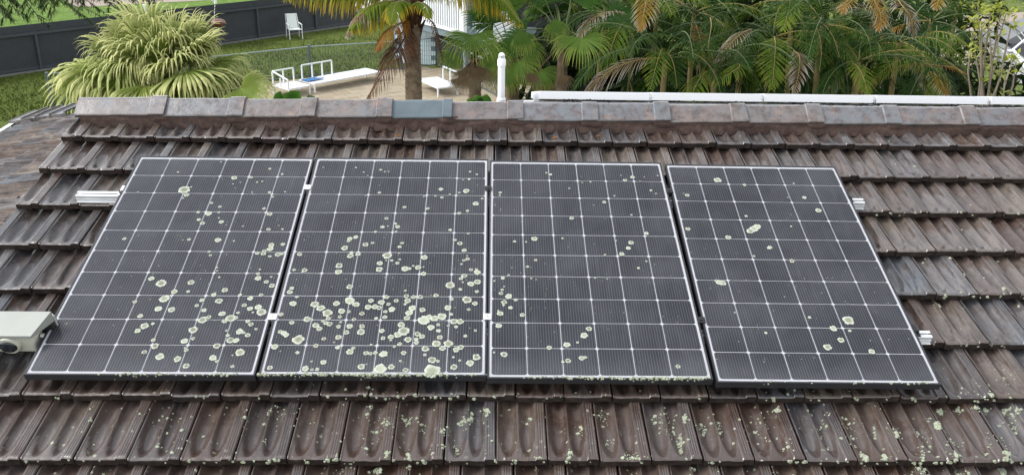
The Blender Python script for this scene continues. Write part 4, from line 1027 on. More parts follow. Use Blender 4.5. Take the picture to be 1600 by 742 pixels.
b = MB(); b.tube([rel(1580, 80, 20.4), rel(1598, 65, 20.4), rel(1625, 45, 20.4)], .025, 6)
for k in range(5): b.tube([rel(1590 + 5 * k, 56 - 5 * k, 20.4), rel(1600 + 5 * k, 68 - 5 * k, 20.4)], .014, 5)
b.build('aerial', M_WHITEALU, sh)

# ================================================================== VEGETATION
def strip(b, pts, side, widths, mi=0, v=0.0, fold=None):
    rows = []; uvs = []; n = len(pts)
    for i, p in enumerate(pts):
        u = i / (n - 1); w_ = widths[i] / 2
        if fold is None: rows.append([p - side * w_, p + side * w_]); uvs.append([(u, v)] * 2)
        else: rows.append([p - side * w_, p + fold * w_ * 0.7, p + side * w_]); uvs.append([(u, v)] * 3)
    b.grid(rows, mi, False, False, uvs)
def fan_leaf(b, hub, d, n, Rr, nseg=40, spread=R(125), droop=1.0, rs=random, fuse=0.5, mi=0, wf=1.0):
    """fan palm blade: pleated segments joined near the hub, free drooping tips"""
    d = d.normalized(); s_ = d.cross(n).normalized(); n = s_.cross(d).normalized()
    da = 2 * spread / nseg
    for i in range(nseg):
        a_ = -spread + (i + .5) * da
        L = Rr * (1 - 0.22 * (abs(a_) / spread) ** 2) * rs.uniform(.93, 1.05)
        v = (d * math.cos(a_) + s_ * math.sin(a_)).normalized() + n * 0.10
        v.normalize(); pt = hub.copy(); pts = [pt.copy()]; N = 8; cur = v.copy(); dr = droop * rs.uniform(.6, 1.4)
        for k in range(N):
            t = (k + 1) / N
            if t > fuse: cur = (cur + Vector((0, 0, -1)) * dr * (t - fuse) * 1.15).normalized()
            else: cur = (cur + Vector((0, 0, -1)) * dr * 0.03).normalized()
            pt = pt + cur * L / N; pts.append(pt.copy())
        W = [0.006]
        for k in range(N):
            t = (k + 1) / N
            W.append(2 * math.sin(da / 2) * L * t * (1.04 if t < fuse * .7 else (1.04 + wf) / 2) if t <= fuse + .06 else 2 * math.sin(da / 2) * L * (fuse + .06) * max(0.06, 1 - ((t - fuse) / (1 - fuse)) ** 1.3) * wf)
        sd = (s_ * math.cos(a_) - d * math.sin(a_))
        strip(b, pts, sd, W, mi, i / nseg, n * (1 if True else 0))
def frond(b, path, nl, ll, droop=0.6, wid=0.02, vee=0.35, mi=0, ms=1, rs=random, fwd=0.65, rad=0.012, taper=True, start=0.12, lN=4):
    """pinnate frond along a path of points"""
    n = len(path)
    def pos(t):
        x = t * (n - 1); i = min(n - 2, int(x)); return path[i].lerp(path[i + 1], x - i)
    b.tube([pos(k / 12) for k in range(13)], [rad * (1 - .8 * k / 12) for k in range(13)], 5, ms)
    for k in range(nl):
        t = start + (1 - start) * (k + .5) / nl
        p = pos(t); dd = (pos(min(1, t + .03)) - pos(max(0, t - .03))).normalized()
        up = Vector((0, 0, 1)); sdv = dd.cross(up)
        if sdv.length < .15: sdv = dd.cross(Vector((1, 0.3, 0)))
        sdv.normalize(); nn = sdv.cross(dd).normalized()
        env = math.sin(math.pi * min(1, max(0, (t - start) / (1 - start))) ** 0.75 * 0.93 + .12) if taper else 1
        for sgn in (-1, 1):
            L = ll * max(.22, env) * rs.uniform(.85, 1.12)
            cur = (sdv * sgn + dd * (fwd + .5 * t) * rs.uniform(.7, 1.3) + nn * vee * rs.uniform(.5, 1.5)).normalized()
            pts = [p.copy()]; q_ = p.copy()
            for m in range(lN):
                cur = (cur + Vector((0, 0, -1)) * droop * (m + 1) / lN * rs.uniform(.7, 1.3) * .55).normalized(); q_ = q_ + cur * L / lN; pts.append(q_.copy())
            sd = cur.cross(nn)
            if sd.length < .1: sd = dd.copy()
            sd.normalize()
            strip(b, pts, sd, [wid * .5] + [wid * x for x in ([1, .9, .6, .08] if lN == 4 else [1, .6, .08])], mi, t)
def arc_path(L, e0, bend, n=12, az=0.0, p0=Vector((0, 0, 0)), sway=0.0):
    pts = [p0.copy()]; e = e0
    for k in range(n):
        e = e0 - bend * ((k + 1) / n) ** 1.2; a_ = az + sway * k / n
        pts.append(pts[-1] + Vector((math.cos(e) * math.cos(a_), math.cos(e) * math.sin(a_), math.sin(e))) * L / n)
    return pts
def ringed_trunk(b, pts, rad, nring, n=14, amp=0.06, mi=0):
    rows = []; m = len(pts) - 1
    for k in range(nring * 3 + 1):
        t = k / (nring * 3); x = t * m; i = min(m - 1, int(x)); c = pts[i].lerp(pts[i + 1], x - i)
        r_ = (rad[0] + (rad[1] - rad[0]) * t) * (1 + amp * (1 if k % 3 == 0 else (-.3 if k % 3 == 1 else .3)))
        rows.append([c + Vector((math.cos(2 * math.pi * j / n), math.sin(2 * math.pi * j / n), 0)) * r_ * (1 + .03 * noise.noise(Vector((j * 2.1, k * .7, 0)))) + Vector((0, 0, .012 * noise.noise(Vector((j, k, 3))))) for j in range(n)])
    b.grid(rows, mi, True)

# --- big yellow-green fan palm at the left
rs = random.Random(21)
C0 = at(262, 132, 14.0)
fp = thing('fan_palm', 'large yellow-green fan palm with drooping tips behind the ridge', 'palm tree', T(C0.x, C0.y, GZ))
zc = C0.z - GZ
b = MB(); ringed_trunk(b, [Vector((0, 0, 0)), Vector((0.05, 0, zc * .5)), Vector((0, 0, zc - .15))], (0.17, 0.14), 40); b.build('trunk', M_BARK, fp)
leaves = []
for k in range(72):
    az = rs.uniform(0, 2 * math.pi) if k > 36 else R(-90) + R(-105 + 210 * (k + .5) / 37) + rs.uniform(-.2, .2)
    el = [R(-26), R(0), R(18), R(38), R(58), R(78)][k % 6] + rs.uniform(-.2, .2)
    leaves.append((az, el))
for az, el in leaves:
    b = MB(); d = Vector((math.cos(az) * math.cos(el), math.sin(az) * math.cos(el), math.sin(el)))
    pl = rs.uniform(.72, 1.02); base = Vector((0, 0, zc - .1)); hub = base + Vector((d.x * 1.12, d.y * 1.0, d.z * .58 + .12)) * pl
    b.tube([base, base.lerp(hub, .5) + Vector((0, 0, .08)), hub], [.014, .011, .008], 5, 1)
    bd = (d + Vector((0, 0, -.30 if el > 0 else -.5))).normalized(); nn = Vector((-d.x * math.sin(el), -d.y * math.sin(el), math.cos(el))) + Vector((0, -.25, .35))
    fan_leaf(b, hub, bd, nn, rs.uniform(.72, 1.0) * (.92 if el > R(45) else 1), 38, R(rs.uniform(75, 118)), rs.uniform(1.2, 4.5) if el > R(45) else rs.uniform(2.5, 8), rs, rs.uniform(.50, .74), 0, .72)
    b.build('fan_leaf', [M_FANYEL, M_RACHISG], fp)
for k in range(7):
    az = R(-90) + rs.uniform(-1.2, 1.2); b = MB(); d = Vector((math.cos(az), math.sin(az), -.9)).normalized(); hub = Vector((0, 0, zc - .35)) + d * .55
    fan_leaf(b, hub, Vector((d.x * .5, d.y * .5, -1)), Vector((d.x, d.y, .4)), .7, 24, R(100), 1.0, rs, .4); b.build('dead_leaf', M_FANDEAD, fp)
# extra low leaves reaching right, just above the ridge
for (px, py, dep, dx_, dz_, r_) in ((398, 146, 12.6, 1, -.25, .62), (120, 128, 13.6, -1, -.3, .85)):
    hub = at(px - 22 * dx_, py - 8, dep) - Vector((C0.x, C0.y, GZ)); b = MB()
    b.tube([Vector((0, 0, zc - .2)), hub], [.012, .008], 5, 1)
    fan_leaf(b, hub, Vector((dx_, -.35, dz_)), Vector((0, -.5, 1)), r_, 30, R(110), .8, rs); b.build('fan_leaf', [M_FANYEL, M_RACHISG], fp)

# --- tall palm with thick ringed trunk (crown cut by the top of the picture)
tp0 = at(645, 170, 13.2); 
TB = Vector((at(646, 170, 13.2).x, at(646, 170, 13.2).y, GZ)); TT = at(644, 36, 13.2)
qp = thing('tall_palm', 'palm with thick brown ringed trunk and yellowing feather fronds in the middle', 'palm tree', T(TB.x, TB.y, GZ))
rel2 = lambda px, py, d: at(px, py, d) - Vector((TB.x, TB.y, GZ))
b = MB(); top = TT - Vector((TB.x, TB.y, GZ)); bot = rel2(647, 172, 13.2)
ringed_trunk(b, [Vector((bot.x * .6, bot.y * .3, 0)), bot, top, top + Vector((0, 0, .5))], (0.132, 0.108), 62, 18, .05); b.build('trunk', M_BARK, qp)
b = MB()
for k in range(26):                             # old leaf bases under the crown
    t = k / 26; a_ = k * 2.4; c = top + Vector((0, 0, -.08 + t * .5)); d = Vector((math.cos(a_), math.sin(a_), 0))
    b.tube([c + d * .08 - Vector((0, 0, .2)), c + d * .13, c + d * .19 + Vector((0, 0, .12))], [.035, .03, .012], 6)
b.build('leaf_bases', M_BROWN, qp)
Dp = 13.2
def px_frond(name, pts, mats, **kw):
    b = MB(); path = [rel2(*p_) for p_ in pts]
    # resample smoothly
    P2 = []
    for i in range(len(path) - 1):
        p0_, p1_, p2_, p3_ = path[max(0, i - 1)], path[i], path[i + 1], path[min(len(path) - 1, i + 2)]
        for k in range(5):
            t = k / 5; P2.append(0.5 * ((2 * p1_) + (p2_ - p0_) * t + (2 * p0_ - 5 * p1_ + 4 * p2_ - p3_) * t * t + (-p0_ + 3 * p1_ - 3 * p2_ + p3_) * t ** 3))
    P2.append(path[-1]); frond(b, P2, **kw); b.build(name, mats, qp)
CO = [M_COCO, M_RACHIS]
px_frond('frond', [(640, 14, 13.2), (590, -14, 13.0), (520, -20, 12.8), (448, -6, 12.6)], CO, nl=110, ll=.60, droop=2.0, wid=.026, vee=.1, rs=rs, rad=.02)
px_frond('frond', [(650, 10, 13.2), (700, -22, 13.0), (770, -14, 12.8), (812, 34, 12.6)], CO, nl=110, ll=.58, droop=2.0, wid=.026, vee=.1, rs=rs, rad=.02)
px_frond('frond', [(640, 16, 13.2), (612, 2, 12.9), (575, 12, 12.6), (548, 44, 12.4)], CO, nl=70, ll=.55, droop=2.0, wid=.026, vee=.0, rs=rs, rad=.018)
px_frond('frond', [(642, 14, 13.2), (632, 2, 12.6), (618, 8, 12.2), (612, 34, 12.0)], CO, nl=44, ll=.34, droop=1.4, wid=.024, vee=.1, rs=rs, rad=.016)
px_frond('dead_frond', [(640, 20, 13.2), (600, 8, 12.8), (562, 24, 12.5), (542, 56, 12.4)], [M_CANED, M_RACHIS], nl=26, ll=.34, droop=1.9, wid=.03, vee=.0, rs=rs, rad=.014)
px_frond('frond', [(640, 26, 13.2), (628, 36, 12.9), (606, 50, 12.6), (588, 78, 12.5)], [M_RUST, M_RACHIS], nl=34, ll=.32, droop=1.3, wid=.018, vee=.0, rs=rs, rad=.015)
px_frond('dead_frond', [(640, 34, 13.2), (632, 60, 12.8), (612, 92, 12.6), (574, 156, 12.5)], [M_BROWN, M_BROWN], nl=56, ll=.46, droop=.9, wid=.016, vee=.0, rs=rs, rad=.016)
px_frond('dead_frond', [(655, 20, 13.2), (675, 35, 13.0), (684, 62, 12.9), (692, 96, 12.9)], [M_BROWN, M_BROWN], nl=18, ll=.12, droop=1.8, wid=.014, vee=.0, rs=rs, rad=.014)
px_frond('frond', [(642, 18, 13.2), (652, 4, 12.7), (664, 10, 12.4), (672, 28, 12.2)], CO, nl=34, ll=.22, droop=1.2, wid=.02, vee=.1, rs=rs, rad=.012)
px_frond('frond', [(640, 10, 13.2), (560, -40, 14.0), (480, -38, 14.6), (430, -10, 15)], CO, nl=50, ll=.5, droop=1.7, wid=.028, vee=.1, rs=rs, rad=.02)
for k in range(14):                             # rest of the crown, above the picture
    az = 2 * math.pi * k / 14 + rs.uniform(-.2, .2); el = R(rs.uniform(35, 75)); b = MB()
    frond(b, arc_path(rs.uniform(2.0, 2.5), el, R(rs.uniform(55, 80)), 12, az, top + Vector((0, 0, .65))), 46, .5, 1.4, .028, .2, rs=rs, rad=.02); b.build('frond', CO, qp)

# --- fan palms in the middle
def fan_palm(lab, cx, cy, dep, leaves, dead=(), extra=0, mats=None, seed=1, trunk_r=.12, R0=.85):
    rs = random.Random(seed); C1 = at(cx, cy, dep)
    p = thing('fan_palm', lab, 'palm tree', T(C1.x, C1.y, GZ), 'green fan palms behind the vent pipe')
    zc = C1.z - GZ; base = Vector((0, 0, zc)); o = Vector((C1.x, C1.y, GZ))
    b = MB(); ringed_trunk(b, [Vector((0, 0, 0)), base], (trunk_r, trunk_r * .85), 40); b.build('trunk', M_BARK, p)
    mats = mats or [M_FANGRN, M_RACHISG]
    for (hx, hy, hd_, ddx, ddz, ddy, r_, sp) in leaves:
        hub = at(hx, hy, hd_) - o; b = MB(); b.tube([base, base.lerp(hub, .5) + Vector((0, 0, .12)), hub], [.016, .012, .009], 5, 1)
        fan_leaf(b, hub, Vector((ddx, ddy, ddz)), Vector((0.0, -.75, .75)), r_, 42, R(sp), rs.uniform(1.0, 1.5), rs, .50); b.build('fan_leaf', [M_FANBRI, M_RACHISG], p)
    for k in range(extra):
        az = rs.uniform(0, 2 * math.pi); el = R(rs.uniform(0, 75)); az = abs(az) % math.pi; d = Vector((math.cos(az) * math.cos(el), math.sin(az) * math.cos(el), math.sin(el))); hub = base + d * rs.uniform(.7, 1.1) * (R0 / .85); b = MB()
        b.tube([base, hub], [.014, .009], 5, 1)
        fan_leaf(b, hub, (d + Vector((0, 0, -.5))).normalized(), Vector((-d.x * .6, -d.y * .6 - .4, 1)), R0 * rs.uniform(.85, 1.1), 34, R(115), rs.uniform(.6, 1.0), rs, .55); b.build('fan_leaf', mats, p)
    for (hx, hy, hd_, r_) in dead:
        hub = at(hx, hy, hd_) - o; b = MB(); b.tube([base, hub], [.014, .009], 5, 1)
        fan_leaf(b, hub, Vector((rs.uniform(-.4, .4), -.3, -1)), Vector((0, -1, .2)), r_, 26, R(75), .5, rs, .3); b.build('dead_leaf', [M_FANDEAD, M_FANDEAD], p)
    return p
fan_palm('fan palm with a dry skirt of dead leaves, left of the vent pipe', 742, 92, 14.5,
         [(738, 56, 13.8, .0, -.30, -.65, .64, 122), (765, 84, 14.1, .6, -.6, -.5, .46, 90), (712, 84, 14.2, -.5, -.5, -.5, .40, 80)],
         [(722, 110, 14.0, .30), (735, 104, 14.1, .34), (748, 106, 14.0, .34), (719, 120, 13.9, .28), (730, 122, 13.9, .36), (758, 110, 14.2, .36), (714, 124, 14, .26)], 0, None, 31, .12, .6)
fan_palm('fan palm whose bright broad leaf droops above the first pale-framed panel', 880, 66, 14.5,
         [(908, 60, 13.8, .1, -.25, -.65, .68, 120), (868, 30, 14.3, .1, -.8, -.5, .46, 60), (812, 48, 14.0, .35, -.9, -.4, .46, 60), (826, 4, 14.6, -.3, .5, .1, .7, 90), (865, -6, 14.8, .3, .6, .1, .7, 90), (820, 70, 14.3, .7, -.5, -.3, .5, 60)],
         [(835, 116, 14.2, .3), (880, 118, 14.2, .3)], 10, None, 37, .10, .7)
fan_palm('low fan palm with thin spreading fingers just right of the vent pipe', 800, 86, 16.0,
         [(780, 70, 15.6, -.5, -.2, -.5, .6, 110), (810, 96, 15.5, .5, -.4, -.6, .6, 100), (845, 110, 15.4, .4, -.5, -.5, .5, 90), (790, 108, 15.4, -.2, -.6, -.5, .55, 90)], [(848, 132, 15.4, .45), (862, 128, 15.5, .4)], 2, None, 41, .16, .7)

# --- thicket of feather palms
def frond_variant(seed, mat, kind):
    rs = random.Random(seed); b = MB()
    if kind == 0: frond(b, arc_path(1.55, R(58), R(95), 12, 0, sway=rs.uniform(-.4, .4)), 32, .46, .5, .017, .25, rs=rs, rad=.012, lN=3)
    if kind == 1: frond(b, arc_path(1.6, R(32), R(85), 12, 0, sway=rs.uniform(-.4, .4)), 34, .44, .65, .017, .2, rs=rs, rad=.012, lN=3)
    if kind == 2: frond(b, arc_path(1.4, R(8), R(80), 12, 0, sway=rs.uniform(-.4, .4)), 32, .42, .85, .017, .1, rs=rs, rad=.011, lN=3)
    if kind == 3: frond(b, arc_path(1.2, R(-25), R(60), 12, 0, sway=rs.uniform(-.3, .3)), 28, .38, 1.2, .017, .0, rs=rs, rad=.011, lN=3)
    return b.mesh('frond', mat)
VAR = {}
for nm, mm in (('g', M_CANE), ('y', M_CANEY), ('o', M_CANEO), ('d', M_CANED)):
    for kd in range(4):
        VAR[nm, kd] = [frond_variant(60 + kd * 5 + j, [mm, M_RACHIS if nm != 'g' else M_RACHISG], kd) for j in range(2)]
POP = [  # crown px, py, depth, number of fronds, label
    (988, 30, 14.5, 13, 'feather palm nearest the fan palms, with a yellow frond hanging at the top'),
    (1040, 92, 13.0, 11, 'low feather palm with two crossing fronds above the second pale-framed panel'),
    (1085, 20, 15.5, 13, 'feather palm in the dark thicket above the joint of the first two pale-framed panels'),
    (1118, 108, 12.8, 9, 'short feather palm with fronds fanned right over the second pale-framed panel'),
    (1160, 58, 14.0, 12, 'feather palm with a dry tan frond hanging to its left, mid thicket'),
    (1208, 60, 13.4, 12, 'feather palm with long straight fronds hanging over the third pale-framed panel'),
    (1240, 4, 15.0, 13, 'feather palm with a bright frond at the top edge, mid thicket'),
    (1285, 40, 13.2, 12, 'feather palm with arched glossy fronds above the middle pale-framed panel'),
    (1342, 96, 13.0, 10, 'low feather palm with a yellow-edged frond above the fourth pale-framed panel'),
    (1370, 0, 15.5, 12, 'feather palm with orange and white hanging fronds, right part of the thicket'),
    (1405, 66, 14.0, 11, 'feather palm with slanting yellow stem, right part of the thicket'),
    (1462, 100, 13.6, 10, 'low feather palm at the right end of the thicket with orange-tipped fronds'),
    (1455, 34, 17.0, 11, 'feather palm at the right end of the thicket, set back'),
    (1320, -20, 18.0, 11, 'tall feather palm at the back, mostly above the picture'),
    (1140, -25, 18.0, 11, 'tall back feather palm over the middle of the thicket'),
    (1030, -20, 17.5, 11, 'tall back feather palm over the left of the thicket'),
    (945, 20, 17.5, 10, 'shaded feather palm behind the bright fan leaf'),
    (1500, -10, 19.0, 9, 'farthest feather palm above the yellow-leaved shrub')]
rs = random.Random(77)
for (px, py, dep, nf, lab) in POP:
    C1 = at(px, py, dep); p = thing('feather_palm', lab, 'palm tree', T(C1.x, C1.y, GZ), 'feather palms in the thicket')
    zc = C1.z - GZ
    lean = Vector((rs.uniform(-.4, .4), rs.uniform(-.2, .3), 0))
    b = MB(); ringed_trunk(b, [Vector((0, 0, 0)) + lean, Vector((0, 0, zc * .6)) + lean * .4, Vector((0, 0, zc - .3)), Vector((0, 0, zc))], (.055, .035), 34, 9, .08)
    b.build('trunk', simple('golden_cane', (.17, .13, .05), .6, 0, .3, 4), p) if px == 988 else b.build('trunk', bpy.data.materials['golden_cane'], p)
    base = Vector((0, 0, zc)); a0 = rs.uniform(0, 6)
    for k in range(nf):
        az = a0 + k * 2.399; kd = (0, 1, 2, 1, 3, 0, 2)[k % 7]
        col_ = rs.choices('gyod', (0.80, 0.16, 0.01, 0.03))[0]
        if kd == 3: col_ = rs.choices('gyod', (.58, .27, .03, .12))[0]
        if px > 1430: col_ = rs.choices('gyod', (.55, .32, .07, .06))[0]
        s = rs.uniform(.8, 1.15) * (1.0 if dep < 15 else 1.15)
        put('frond', rs.choice(VAR[col_, kd]), p, T(0, 0, zc - (.12 if kd == 3 else 0)) @ Matrix.Rotation(az, 4, 'Z') @ Matrix.Rotation(rs.uniform(-.25, .25), 4, 'X') @ Matrix.Scale(s, 4))
# hanging feature fronds the eye catches: (palm index from the list is not needed, they hang on the nearest crown)
def feature(palm_label_px, pts, mat, nl, ll, droop=.6, wid=.018):
    tgt = next(o for o in COL.objects if o.name.startswith('feather_palm') and o['label'] == next(l for (a1, _, _, _, l) in POP if a1 == palm_label_px))
    o = tgt.matrix_world.translation; b = MB(); path = [at(*p_) - o for p_ in pts]
    P2 = []
    for i in range(len(path) - 1):
        for k in range(4): P2.append(path[i].lerp(path[i + 1], k / 4))
    P2.append(path[-1]); 
    for _ in range(2): P2 = [P2[0]] + [(P2[i - 1] + P2[i] * 2 + P2[i + 1]) / 4 for i in range(1, len(P2) - 1)] + [P2[-1]]
    frond(b, P2, int(nl * .62), ll, droop, wid * .8, .1, rs=rs, rad=.009, lN=4, start=.05); b.build('frond', mat, tgt)
bpy.context.view_layer.update()
OR, YE, GR, DE = [M_CANEO, M_RACHIS], [M_CANEY, M_RACHIS], [M_CANE, M_RACHIS], [M_CANED, M_RACHIS]
feature(988, [(990, -30, 12.8), (1012, -10, 12.6), (1006, 22, 12.5), (1000, 48, 12.5)], OR, 40, .30, .5)
feature(1040, [(1040, 82, 12.8), (1034, 74, 12.4), (1026, 100, 12.2), (1016, 140, 12.1)], YE, 44, .32, .25)
feature(1040, [(1030, 84, 12.8), (1046, 84, 12.4), (1054, 104, 12.2), (1058, 138, 12.1)], GR, 44, .30, .25)
feature(1160, [(1110, 28, 13), (1112, 40, 12.8), (1108, 62, 12.7), (1106, 80, 12.7)], GR, 34, .28, .3)
feature(1160, [(1175, 46, 13), (1158, 52, 12.7), (1138, 72, 12.6), (1118, 96, 12.6)], DE, 30, .30, .9)
feature(1208, [(1210, 58, 12.6), (1212, 68, 12.3), (1210, 100, 12.1), (1206, 140, 12.0)], YE, 52, .36, .25)
feature(1118, [(1152, 98, 12.4), (1158, 104, 12.2), (1136, 118, 12.1), (1116, 134, 12.0)], YE, 34, .28, .4)
feature(1240, [(1228, -10, 13), (1236, 0, 12.8), (1230, 26, 12.7), (1224, 48, 12.6)], YE, 44, .30, .3)
feature(1208, [(1240, 80, 12.4), (1250, 86, 12.2), (1249, 112, 12.1), (1240, 150, 12.0)], DE, 40, .26, .5)
feature(1285, [(1280, 34, 12.8), (1292, 42, 12.5), (1304, 62, 12.4), (1312, 90, 12.3)], GR, 46, .34, .4)
feature(1285, [(1276, 44, 12.8), (1282, 60, 12.5), (1284, 84, 12.4), (1280, 112, 12.3)], GR, 40, .26, .35)
feature(1342, [(1328, 96, 12.6), (1340, 104, 12.4), (1350, 122, 12.3), (1356, 150, 12.2)], YE, 44, .30, .4)
feature(1370, [(1352, -20, 13), (1362, -5, 12.7), (1378, 22, 12.6), (1372, 48, 12.6)], OR, 40, .28, .5)
feature(1370, [(1400, -5, 13), (1408, 8, 12.7), (1424, 26, 12.6), (1428, 60, 12.6)], DE, 36, .28, .5)
feature(1462, [(1440, 60, 13.2), (1462, 48, 12.9), (1490, 54, 12.7), (1514, 74, 12.6)], YE, 40, .30, .5)
feature(1462, [(1452, 112, 12.8), (1464, 118, 12.5), (1472, 132, 12.4), (1480, 152, 12.3)], OR, 30, .24, .5)
feature(1462, [(1440, 100, 13.2), (1462, 102, 12.9), (1488, 104, 12.7), (1510, 116, 12.6)], [M_RUST, M_RACHIS], 30, .2, .5)
feature(1370, [(1335, -10, 13.5), (1330, 4, 13.2), (1318, 10, 13.1), (1318, 22, 13)], OR, 26, .2, .5)
feature(1370, [(1460, -22, 13.5), (1468, -10, 13.2), (1466, 4, 13.1), (1462, 16, 13)], OR, 26, .2, .5)

# --- dark understory behind and under the palms
def leaf_mass(name, boxes, n, size, mat, seed, kind='stuff'):
    rs = random.Random(seed); b = MB()
    tot = sum(bx[6] for bx in boxes)
    for bx in boxes:
        for _ in range(int(n * bx[6] / tot)):
            c = Vector((rs.uniform(bx[0], bx[1]), rs.uniform(bx[2], bx[3]), rs.uniform(bx[4], bx[5]) ** 1.0))
            c.z = bx[4] + (bx[5] - bx[4]) * rs.random() * (0.75 + .25 * noise.noise(Vector((c.x * .5, c.y * .5, 0))))
            d = Vector((rs.gauss(0, 1), rs.gauss(0, 1), rs.gauss(-.3, .8))).normalized(); s_ = d.cross(Vector((rs.gauss(0, .4), rs.gauss(0, .4), 1))).normalized()
            L = size * rs.uniform(.6, 1.5); W = L * rs.uniform(.1, .22)
            b.quad([c, c + d * L * .5 + s_ * W, c + d * L - Vector((0, 0, L * .15)), c + d * L * .5 - s_ * W])
    return b.build(name, mat)
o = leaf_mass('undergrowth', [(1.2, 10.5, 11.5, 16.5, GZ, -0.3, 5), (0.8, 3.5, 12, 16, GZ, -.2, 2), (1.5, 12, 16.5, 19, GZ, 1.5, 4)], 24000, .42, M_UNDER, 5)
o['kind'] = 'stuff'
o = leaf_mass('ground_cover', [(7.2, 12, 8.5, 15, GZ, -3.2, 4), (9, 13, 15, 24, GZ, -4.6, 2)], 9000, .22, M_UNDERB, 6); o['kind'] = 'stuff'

# --- yellow-leaved bare-stemmed shrub at the right
rs = random.Random(15)
sc_ = at(1540, 150, 10.5); shb = thing('shrub', 'tall bare-stemmed shrub with tufts of yellow-green leaves at the right', 'shrub', T(sc_.x, sc_.y, GZ))
o_ = Vector((sc_.x, sc_.y, GZ)); tips = []
for (x0_, x1_, y1_) in ((1520, 1520, 50), (1525, 1523, 82), (1532, 1528, 10), (1538, 1541, 62), (1534, 1548, 20), (1542, 1546, 46), (1540, 1560, 88), (1545, 1564, 18), (1540, 1572, 22), (1548, 1580, 40), (1536, 1534, 34), (1530, 1536, 95), (1566, 1584, 90), (1570, 1588, 96), (1542, 1568, 110)):
    dd = rs.uniform(10.1, 10.9); a1 = at(x0_, 175, dd) - o_; t1 = at(x1_, y1_, dd) - o_; mid = a1.lerp(t1, .5) + Vector((rs.uniform(-.06, .06), 0, 0))
    b = MB(); b.tube([Vector((a1.x * .4, a1.y * .4, 0)), a1, mid, t1], [.022, .018, .013, .006], 6); b.build('stem', M_TWIG, shb); tips.append((t1, 1))
    tips.append((mid.lerp(t1, rs.random()), .25))
for (px, py, w) in ((1530, 38, 1.2), (1545, 12, 1.6), (1575, 16, 1.6), (1558, 14, 1.6), (1536, 44, 1.2), (1528, 78, .7), (1560, 88, .8), (1545, 112, .6), (1580, 92, .6), (1568, 148, 1.0), (1535, 14, 1), (1590, 20, 1.2), (1555, 78, .6)):
    tips.append((at(px, py, rs.uniform(10.2, 10.7)) - o_, w))
b = MB()
for (c, w) in tips:
    for _ in range(int(16 * w)):
        d = Vector((rs.gauss(0, 1), rs.gauss(0, 1), rs.gauss(.1, .6))).normalized(); s_ = d.cross(Vector((0, 0, 1))).normalized(); L = rs.uniform(.05, .11)
        c2 = c + Vector((rs.gauss(0, .07), rs.gauss(0, .07), rs.gauss(0, .035))) * w
        b.quad([c2, c2 + d * L * .5 + s_ * L * .22, c2 + d * L, c2 + d * L * .5 - s_ * L * .22])
b.build('leaves', M_SHRUB, shb)['kind'] = 'stuff'

# --- broad-leaved plants peeping over the ridge
def broad(lab, leaves, dep, base_px):
    C1 = at(base_px, 190, dep); p = thing('broadleaf_plant', lab, 'plant', T(C1.x, C1.y, GZ)); o_ = Vector((C1.x, C1.y, GZ))
    for (x0_, y0_, x1_, y1_, wpx) in leaves:
        a1, t1 = at(x0_, y0_, dep) - o_, at(x1_, y1_, dep - .25) - o_; b = MB()
        b.tube([Vector((0, 0, 0)), Vector((a1.x * .7, a1.y * .7, a1.z * .6)), a1], [.02, .016, .01], 6, 0)
        d = t1 - a1; L = d.length; dn = d.normalized(); s_ = dn.cross(Vector((.2, -1, .5))).normalized(); nn = s_.cross(dn); w_ = wpx / FPX * dep / 2
        rows = []; uv = []
        for k in range(9):
            t = k / 8; c = a1 + d * t - Vector((0, 0, .12 * L * t * t)); ww = w_ * math.sin(math.pi * min(1, t * .92 + .06)) ** .7
            rows.append([c - s_ * ww + nn * ww * .35, c - s_ * ww * .5 + nn * ww * .1, c, c + s_ * ww * .5 + nn * ww * .1, c + s_ * ww + nn * ww * .35]); uv.append([(t, 0)] * 5)
        b.grid(rows, 0, False, True, uv); b.build('leaf', M_BROAD, p)
broad('broad green paddle leaves behind the ridge, left of the white bench', [(455, 162, 468, 138, 26), (448, 166, 452, 139, 22), (484, 162, 492, 147, 18), (432, 165, 438, 138, 14)], 11, 458)
broad('dark green paddle leaves behind the ridge beside the vent pipe', [(745, 170, 742, 144, 22), (752, 168, 760, 142, 24), (738, 172, 730, 150, 18)], 9, 748)
broad('small green leaf tips just above the ridge, left of the palm trunk', [(594, 166, 600, 155, 16), (586, 168, 584, 157, 10)], 9, 592)

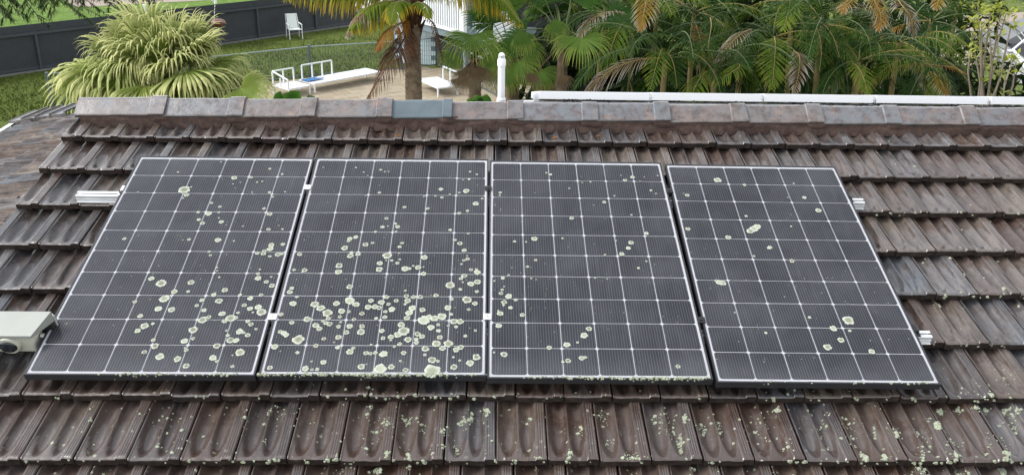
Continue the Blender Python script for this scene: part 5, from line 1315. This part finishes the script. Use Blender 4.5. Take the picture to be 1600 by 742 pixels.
# --- dark conifer hanging in from the top left
rs = random.Random(8)
pc = at(-120, -60, 24); pt = thing('pine_tree', 'dark conifer with drooping branches hanging over the top left corner', 'tree', T(pc.x, pc.y, GZ))
o_ = Vector((pc.x, pc.y, GZ)); b = MB(); b.tube([(0, 0, 0), (0, 0, 4), (.1, 0, 9)], [.4, .32, .2], 12); b.build('trunk', M_PINEBARK, pt)
for (xe, ye, de, drop) in ((30, 24, 22, 6), (65, 34, 21, 16), (20, 6, 23, 4), (100, 8, 21, 4), (125, 26, 20.5, 10), (150, 14, 21, 5), (185, 16, 20, 6), (215, 8, 21, 4), (250, 2, 20, 3), (165, 0, 22, 2), (120, -4, 22, 2), (75, 2, 22, 5), (0, 20, 21, 8), (205, 20, 20, 8), (240, 10, 20.5, 3), (52, -8, 22, 2), (230, -6, 22, 0), (140, 20, 19.5, 8), (10, 32, 20, 6), (90, 20, 20.5, 12), (180, -2, 20, 4)):
    st_ = Vector((0, 0, rs.uniform(6.3, 7.6))); e_ = at(xe, ye, de) - o_
    b = MB(); m1 = st_.lerp(e_, .5) + Vector((0, 0, .5)); path = [st_, st_.lerp(m1, .5) + Vector((0, 0, .15)), m1, m1.lerp(e_, .5) + Vector((0, 0, .15)), e_]
    b.tube(path, [.05, .04, .03, .02, .008], 5, 1)
    for k in range(34):                          # side sprays with cord-like twigs
        t = .42 + .58 * k / 34; x = t * 4; i = min(3, int(x)); p0_ = path[i].lerp(path[i + 1], x - i); dd = (path[i + 1] - path[i]).normalized()
        sd_ = dd.cross(Vector((0, 0, 1))).normalized() * rs.choice((-1, 1))
        L = rs.uniform(.3, .62) * (1.15 - t * .5); cur = (sd_ + dd * .8 + Vector((0, 0, rs.uniform(-.5, .1)))).normalized(); q_ = p0_.copy(); pts = [q_.copy()]
        for m in range(4): cur = (cur + Vector((0, 0, -.10))).normalized(); q_ = q_ + cur * L / 4; pts.append(q_.copy())
        for m in range(16):
            u = m / 16 * 3.99; ii = int(u); c = pts[ii].lerp(pts[ii + 1], u - ii)
            for _ in range(2):
                d2 = (cur * 1.0 + Vector((rs.gauss(0, .6), rs.gauss(0, .6), rs.gauss(0, .4)))).normalized(); w2 = d2.cross(Vector((0, 0, 1))).normalized() * .010
                b.quad([c - w2, c + w2, c + d2 * .13 + w2 * .3, c + d2 * .13 - w2 * .3])
    b.build('branch', [M_PINE, M_PINEBARK], pt)
# young slender tree beyond the fence
yc = ground(237, 30); yt = thing('young_tree', 'slender young tree with green leaves beyond the fence behind the fan palm', 'tree', T(yc.x, yc.y, GZ))
b = MB(); b.tube([(0, 0, 0), (0, 0, 1.1)], [.05, .04], 7); b.build('trunk', M_TWIG, yt); b = MB()
for _ in range(500):
    d = Vector((rs.gauss(0, 1), rs.gauss(0, 1), rs.gauss(0, .6))).normalized(); c = Vector((0, 0, 1.35)) + Vector((d.x, d.y, d.z * .4)) * rs.uniform(.2, .95); s_ = d.cross(Vector((0, 0, 1))).normalized(); L = .2
    b.quad([c, c + d * L * .5 + s_ * .03, c + d * L, c + d * L * .5 - s_ * .03])
b.build('crown', M_PINE, yt)
# short grass tufts catching light on the near lawn
rs = random.Random(3); b = MB()
for _ in range(22000):
    px = rs.uniform(-20, 640); py = 20 + 170 * rs.random() ** .8
    p = ground(px, py); L = rs.uniform(.03, .10); d = Vector((rs.gauss(0, .5), rs.gauss(0, .5), 1)).normalized(); s_ = Vector((rs.gauss(0, 1), rs.gauss(0, 1), 0)).normalized() * .03
    if (p - F0).dot(fn) > -.2 or in_poly(p.x, p.y): continue
    b.quad([p - s_, p + s_, p + d * L + s_ * .2, p + d * L - s_ * .2])
b.build('grass_tufts', M_LAWN)['kind'] = 'stuff'
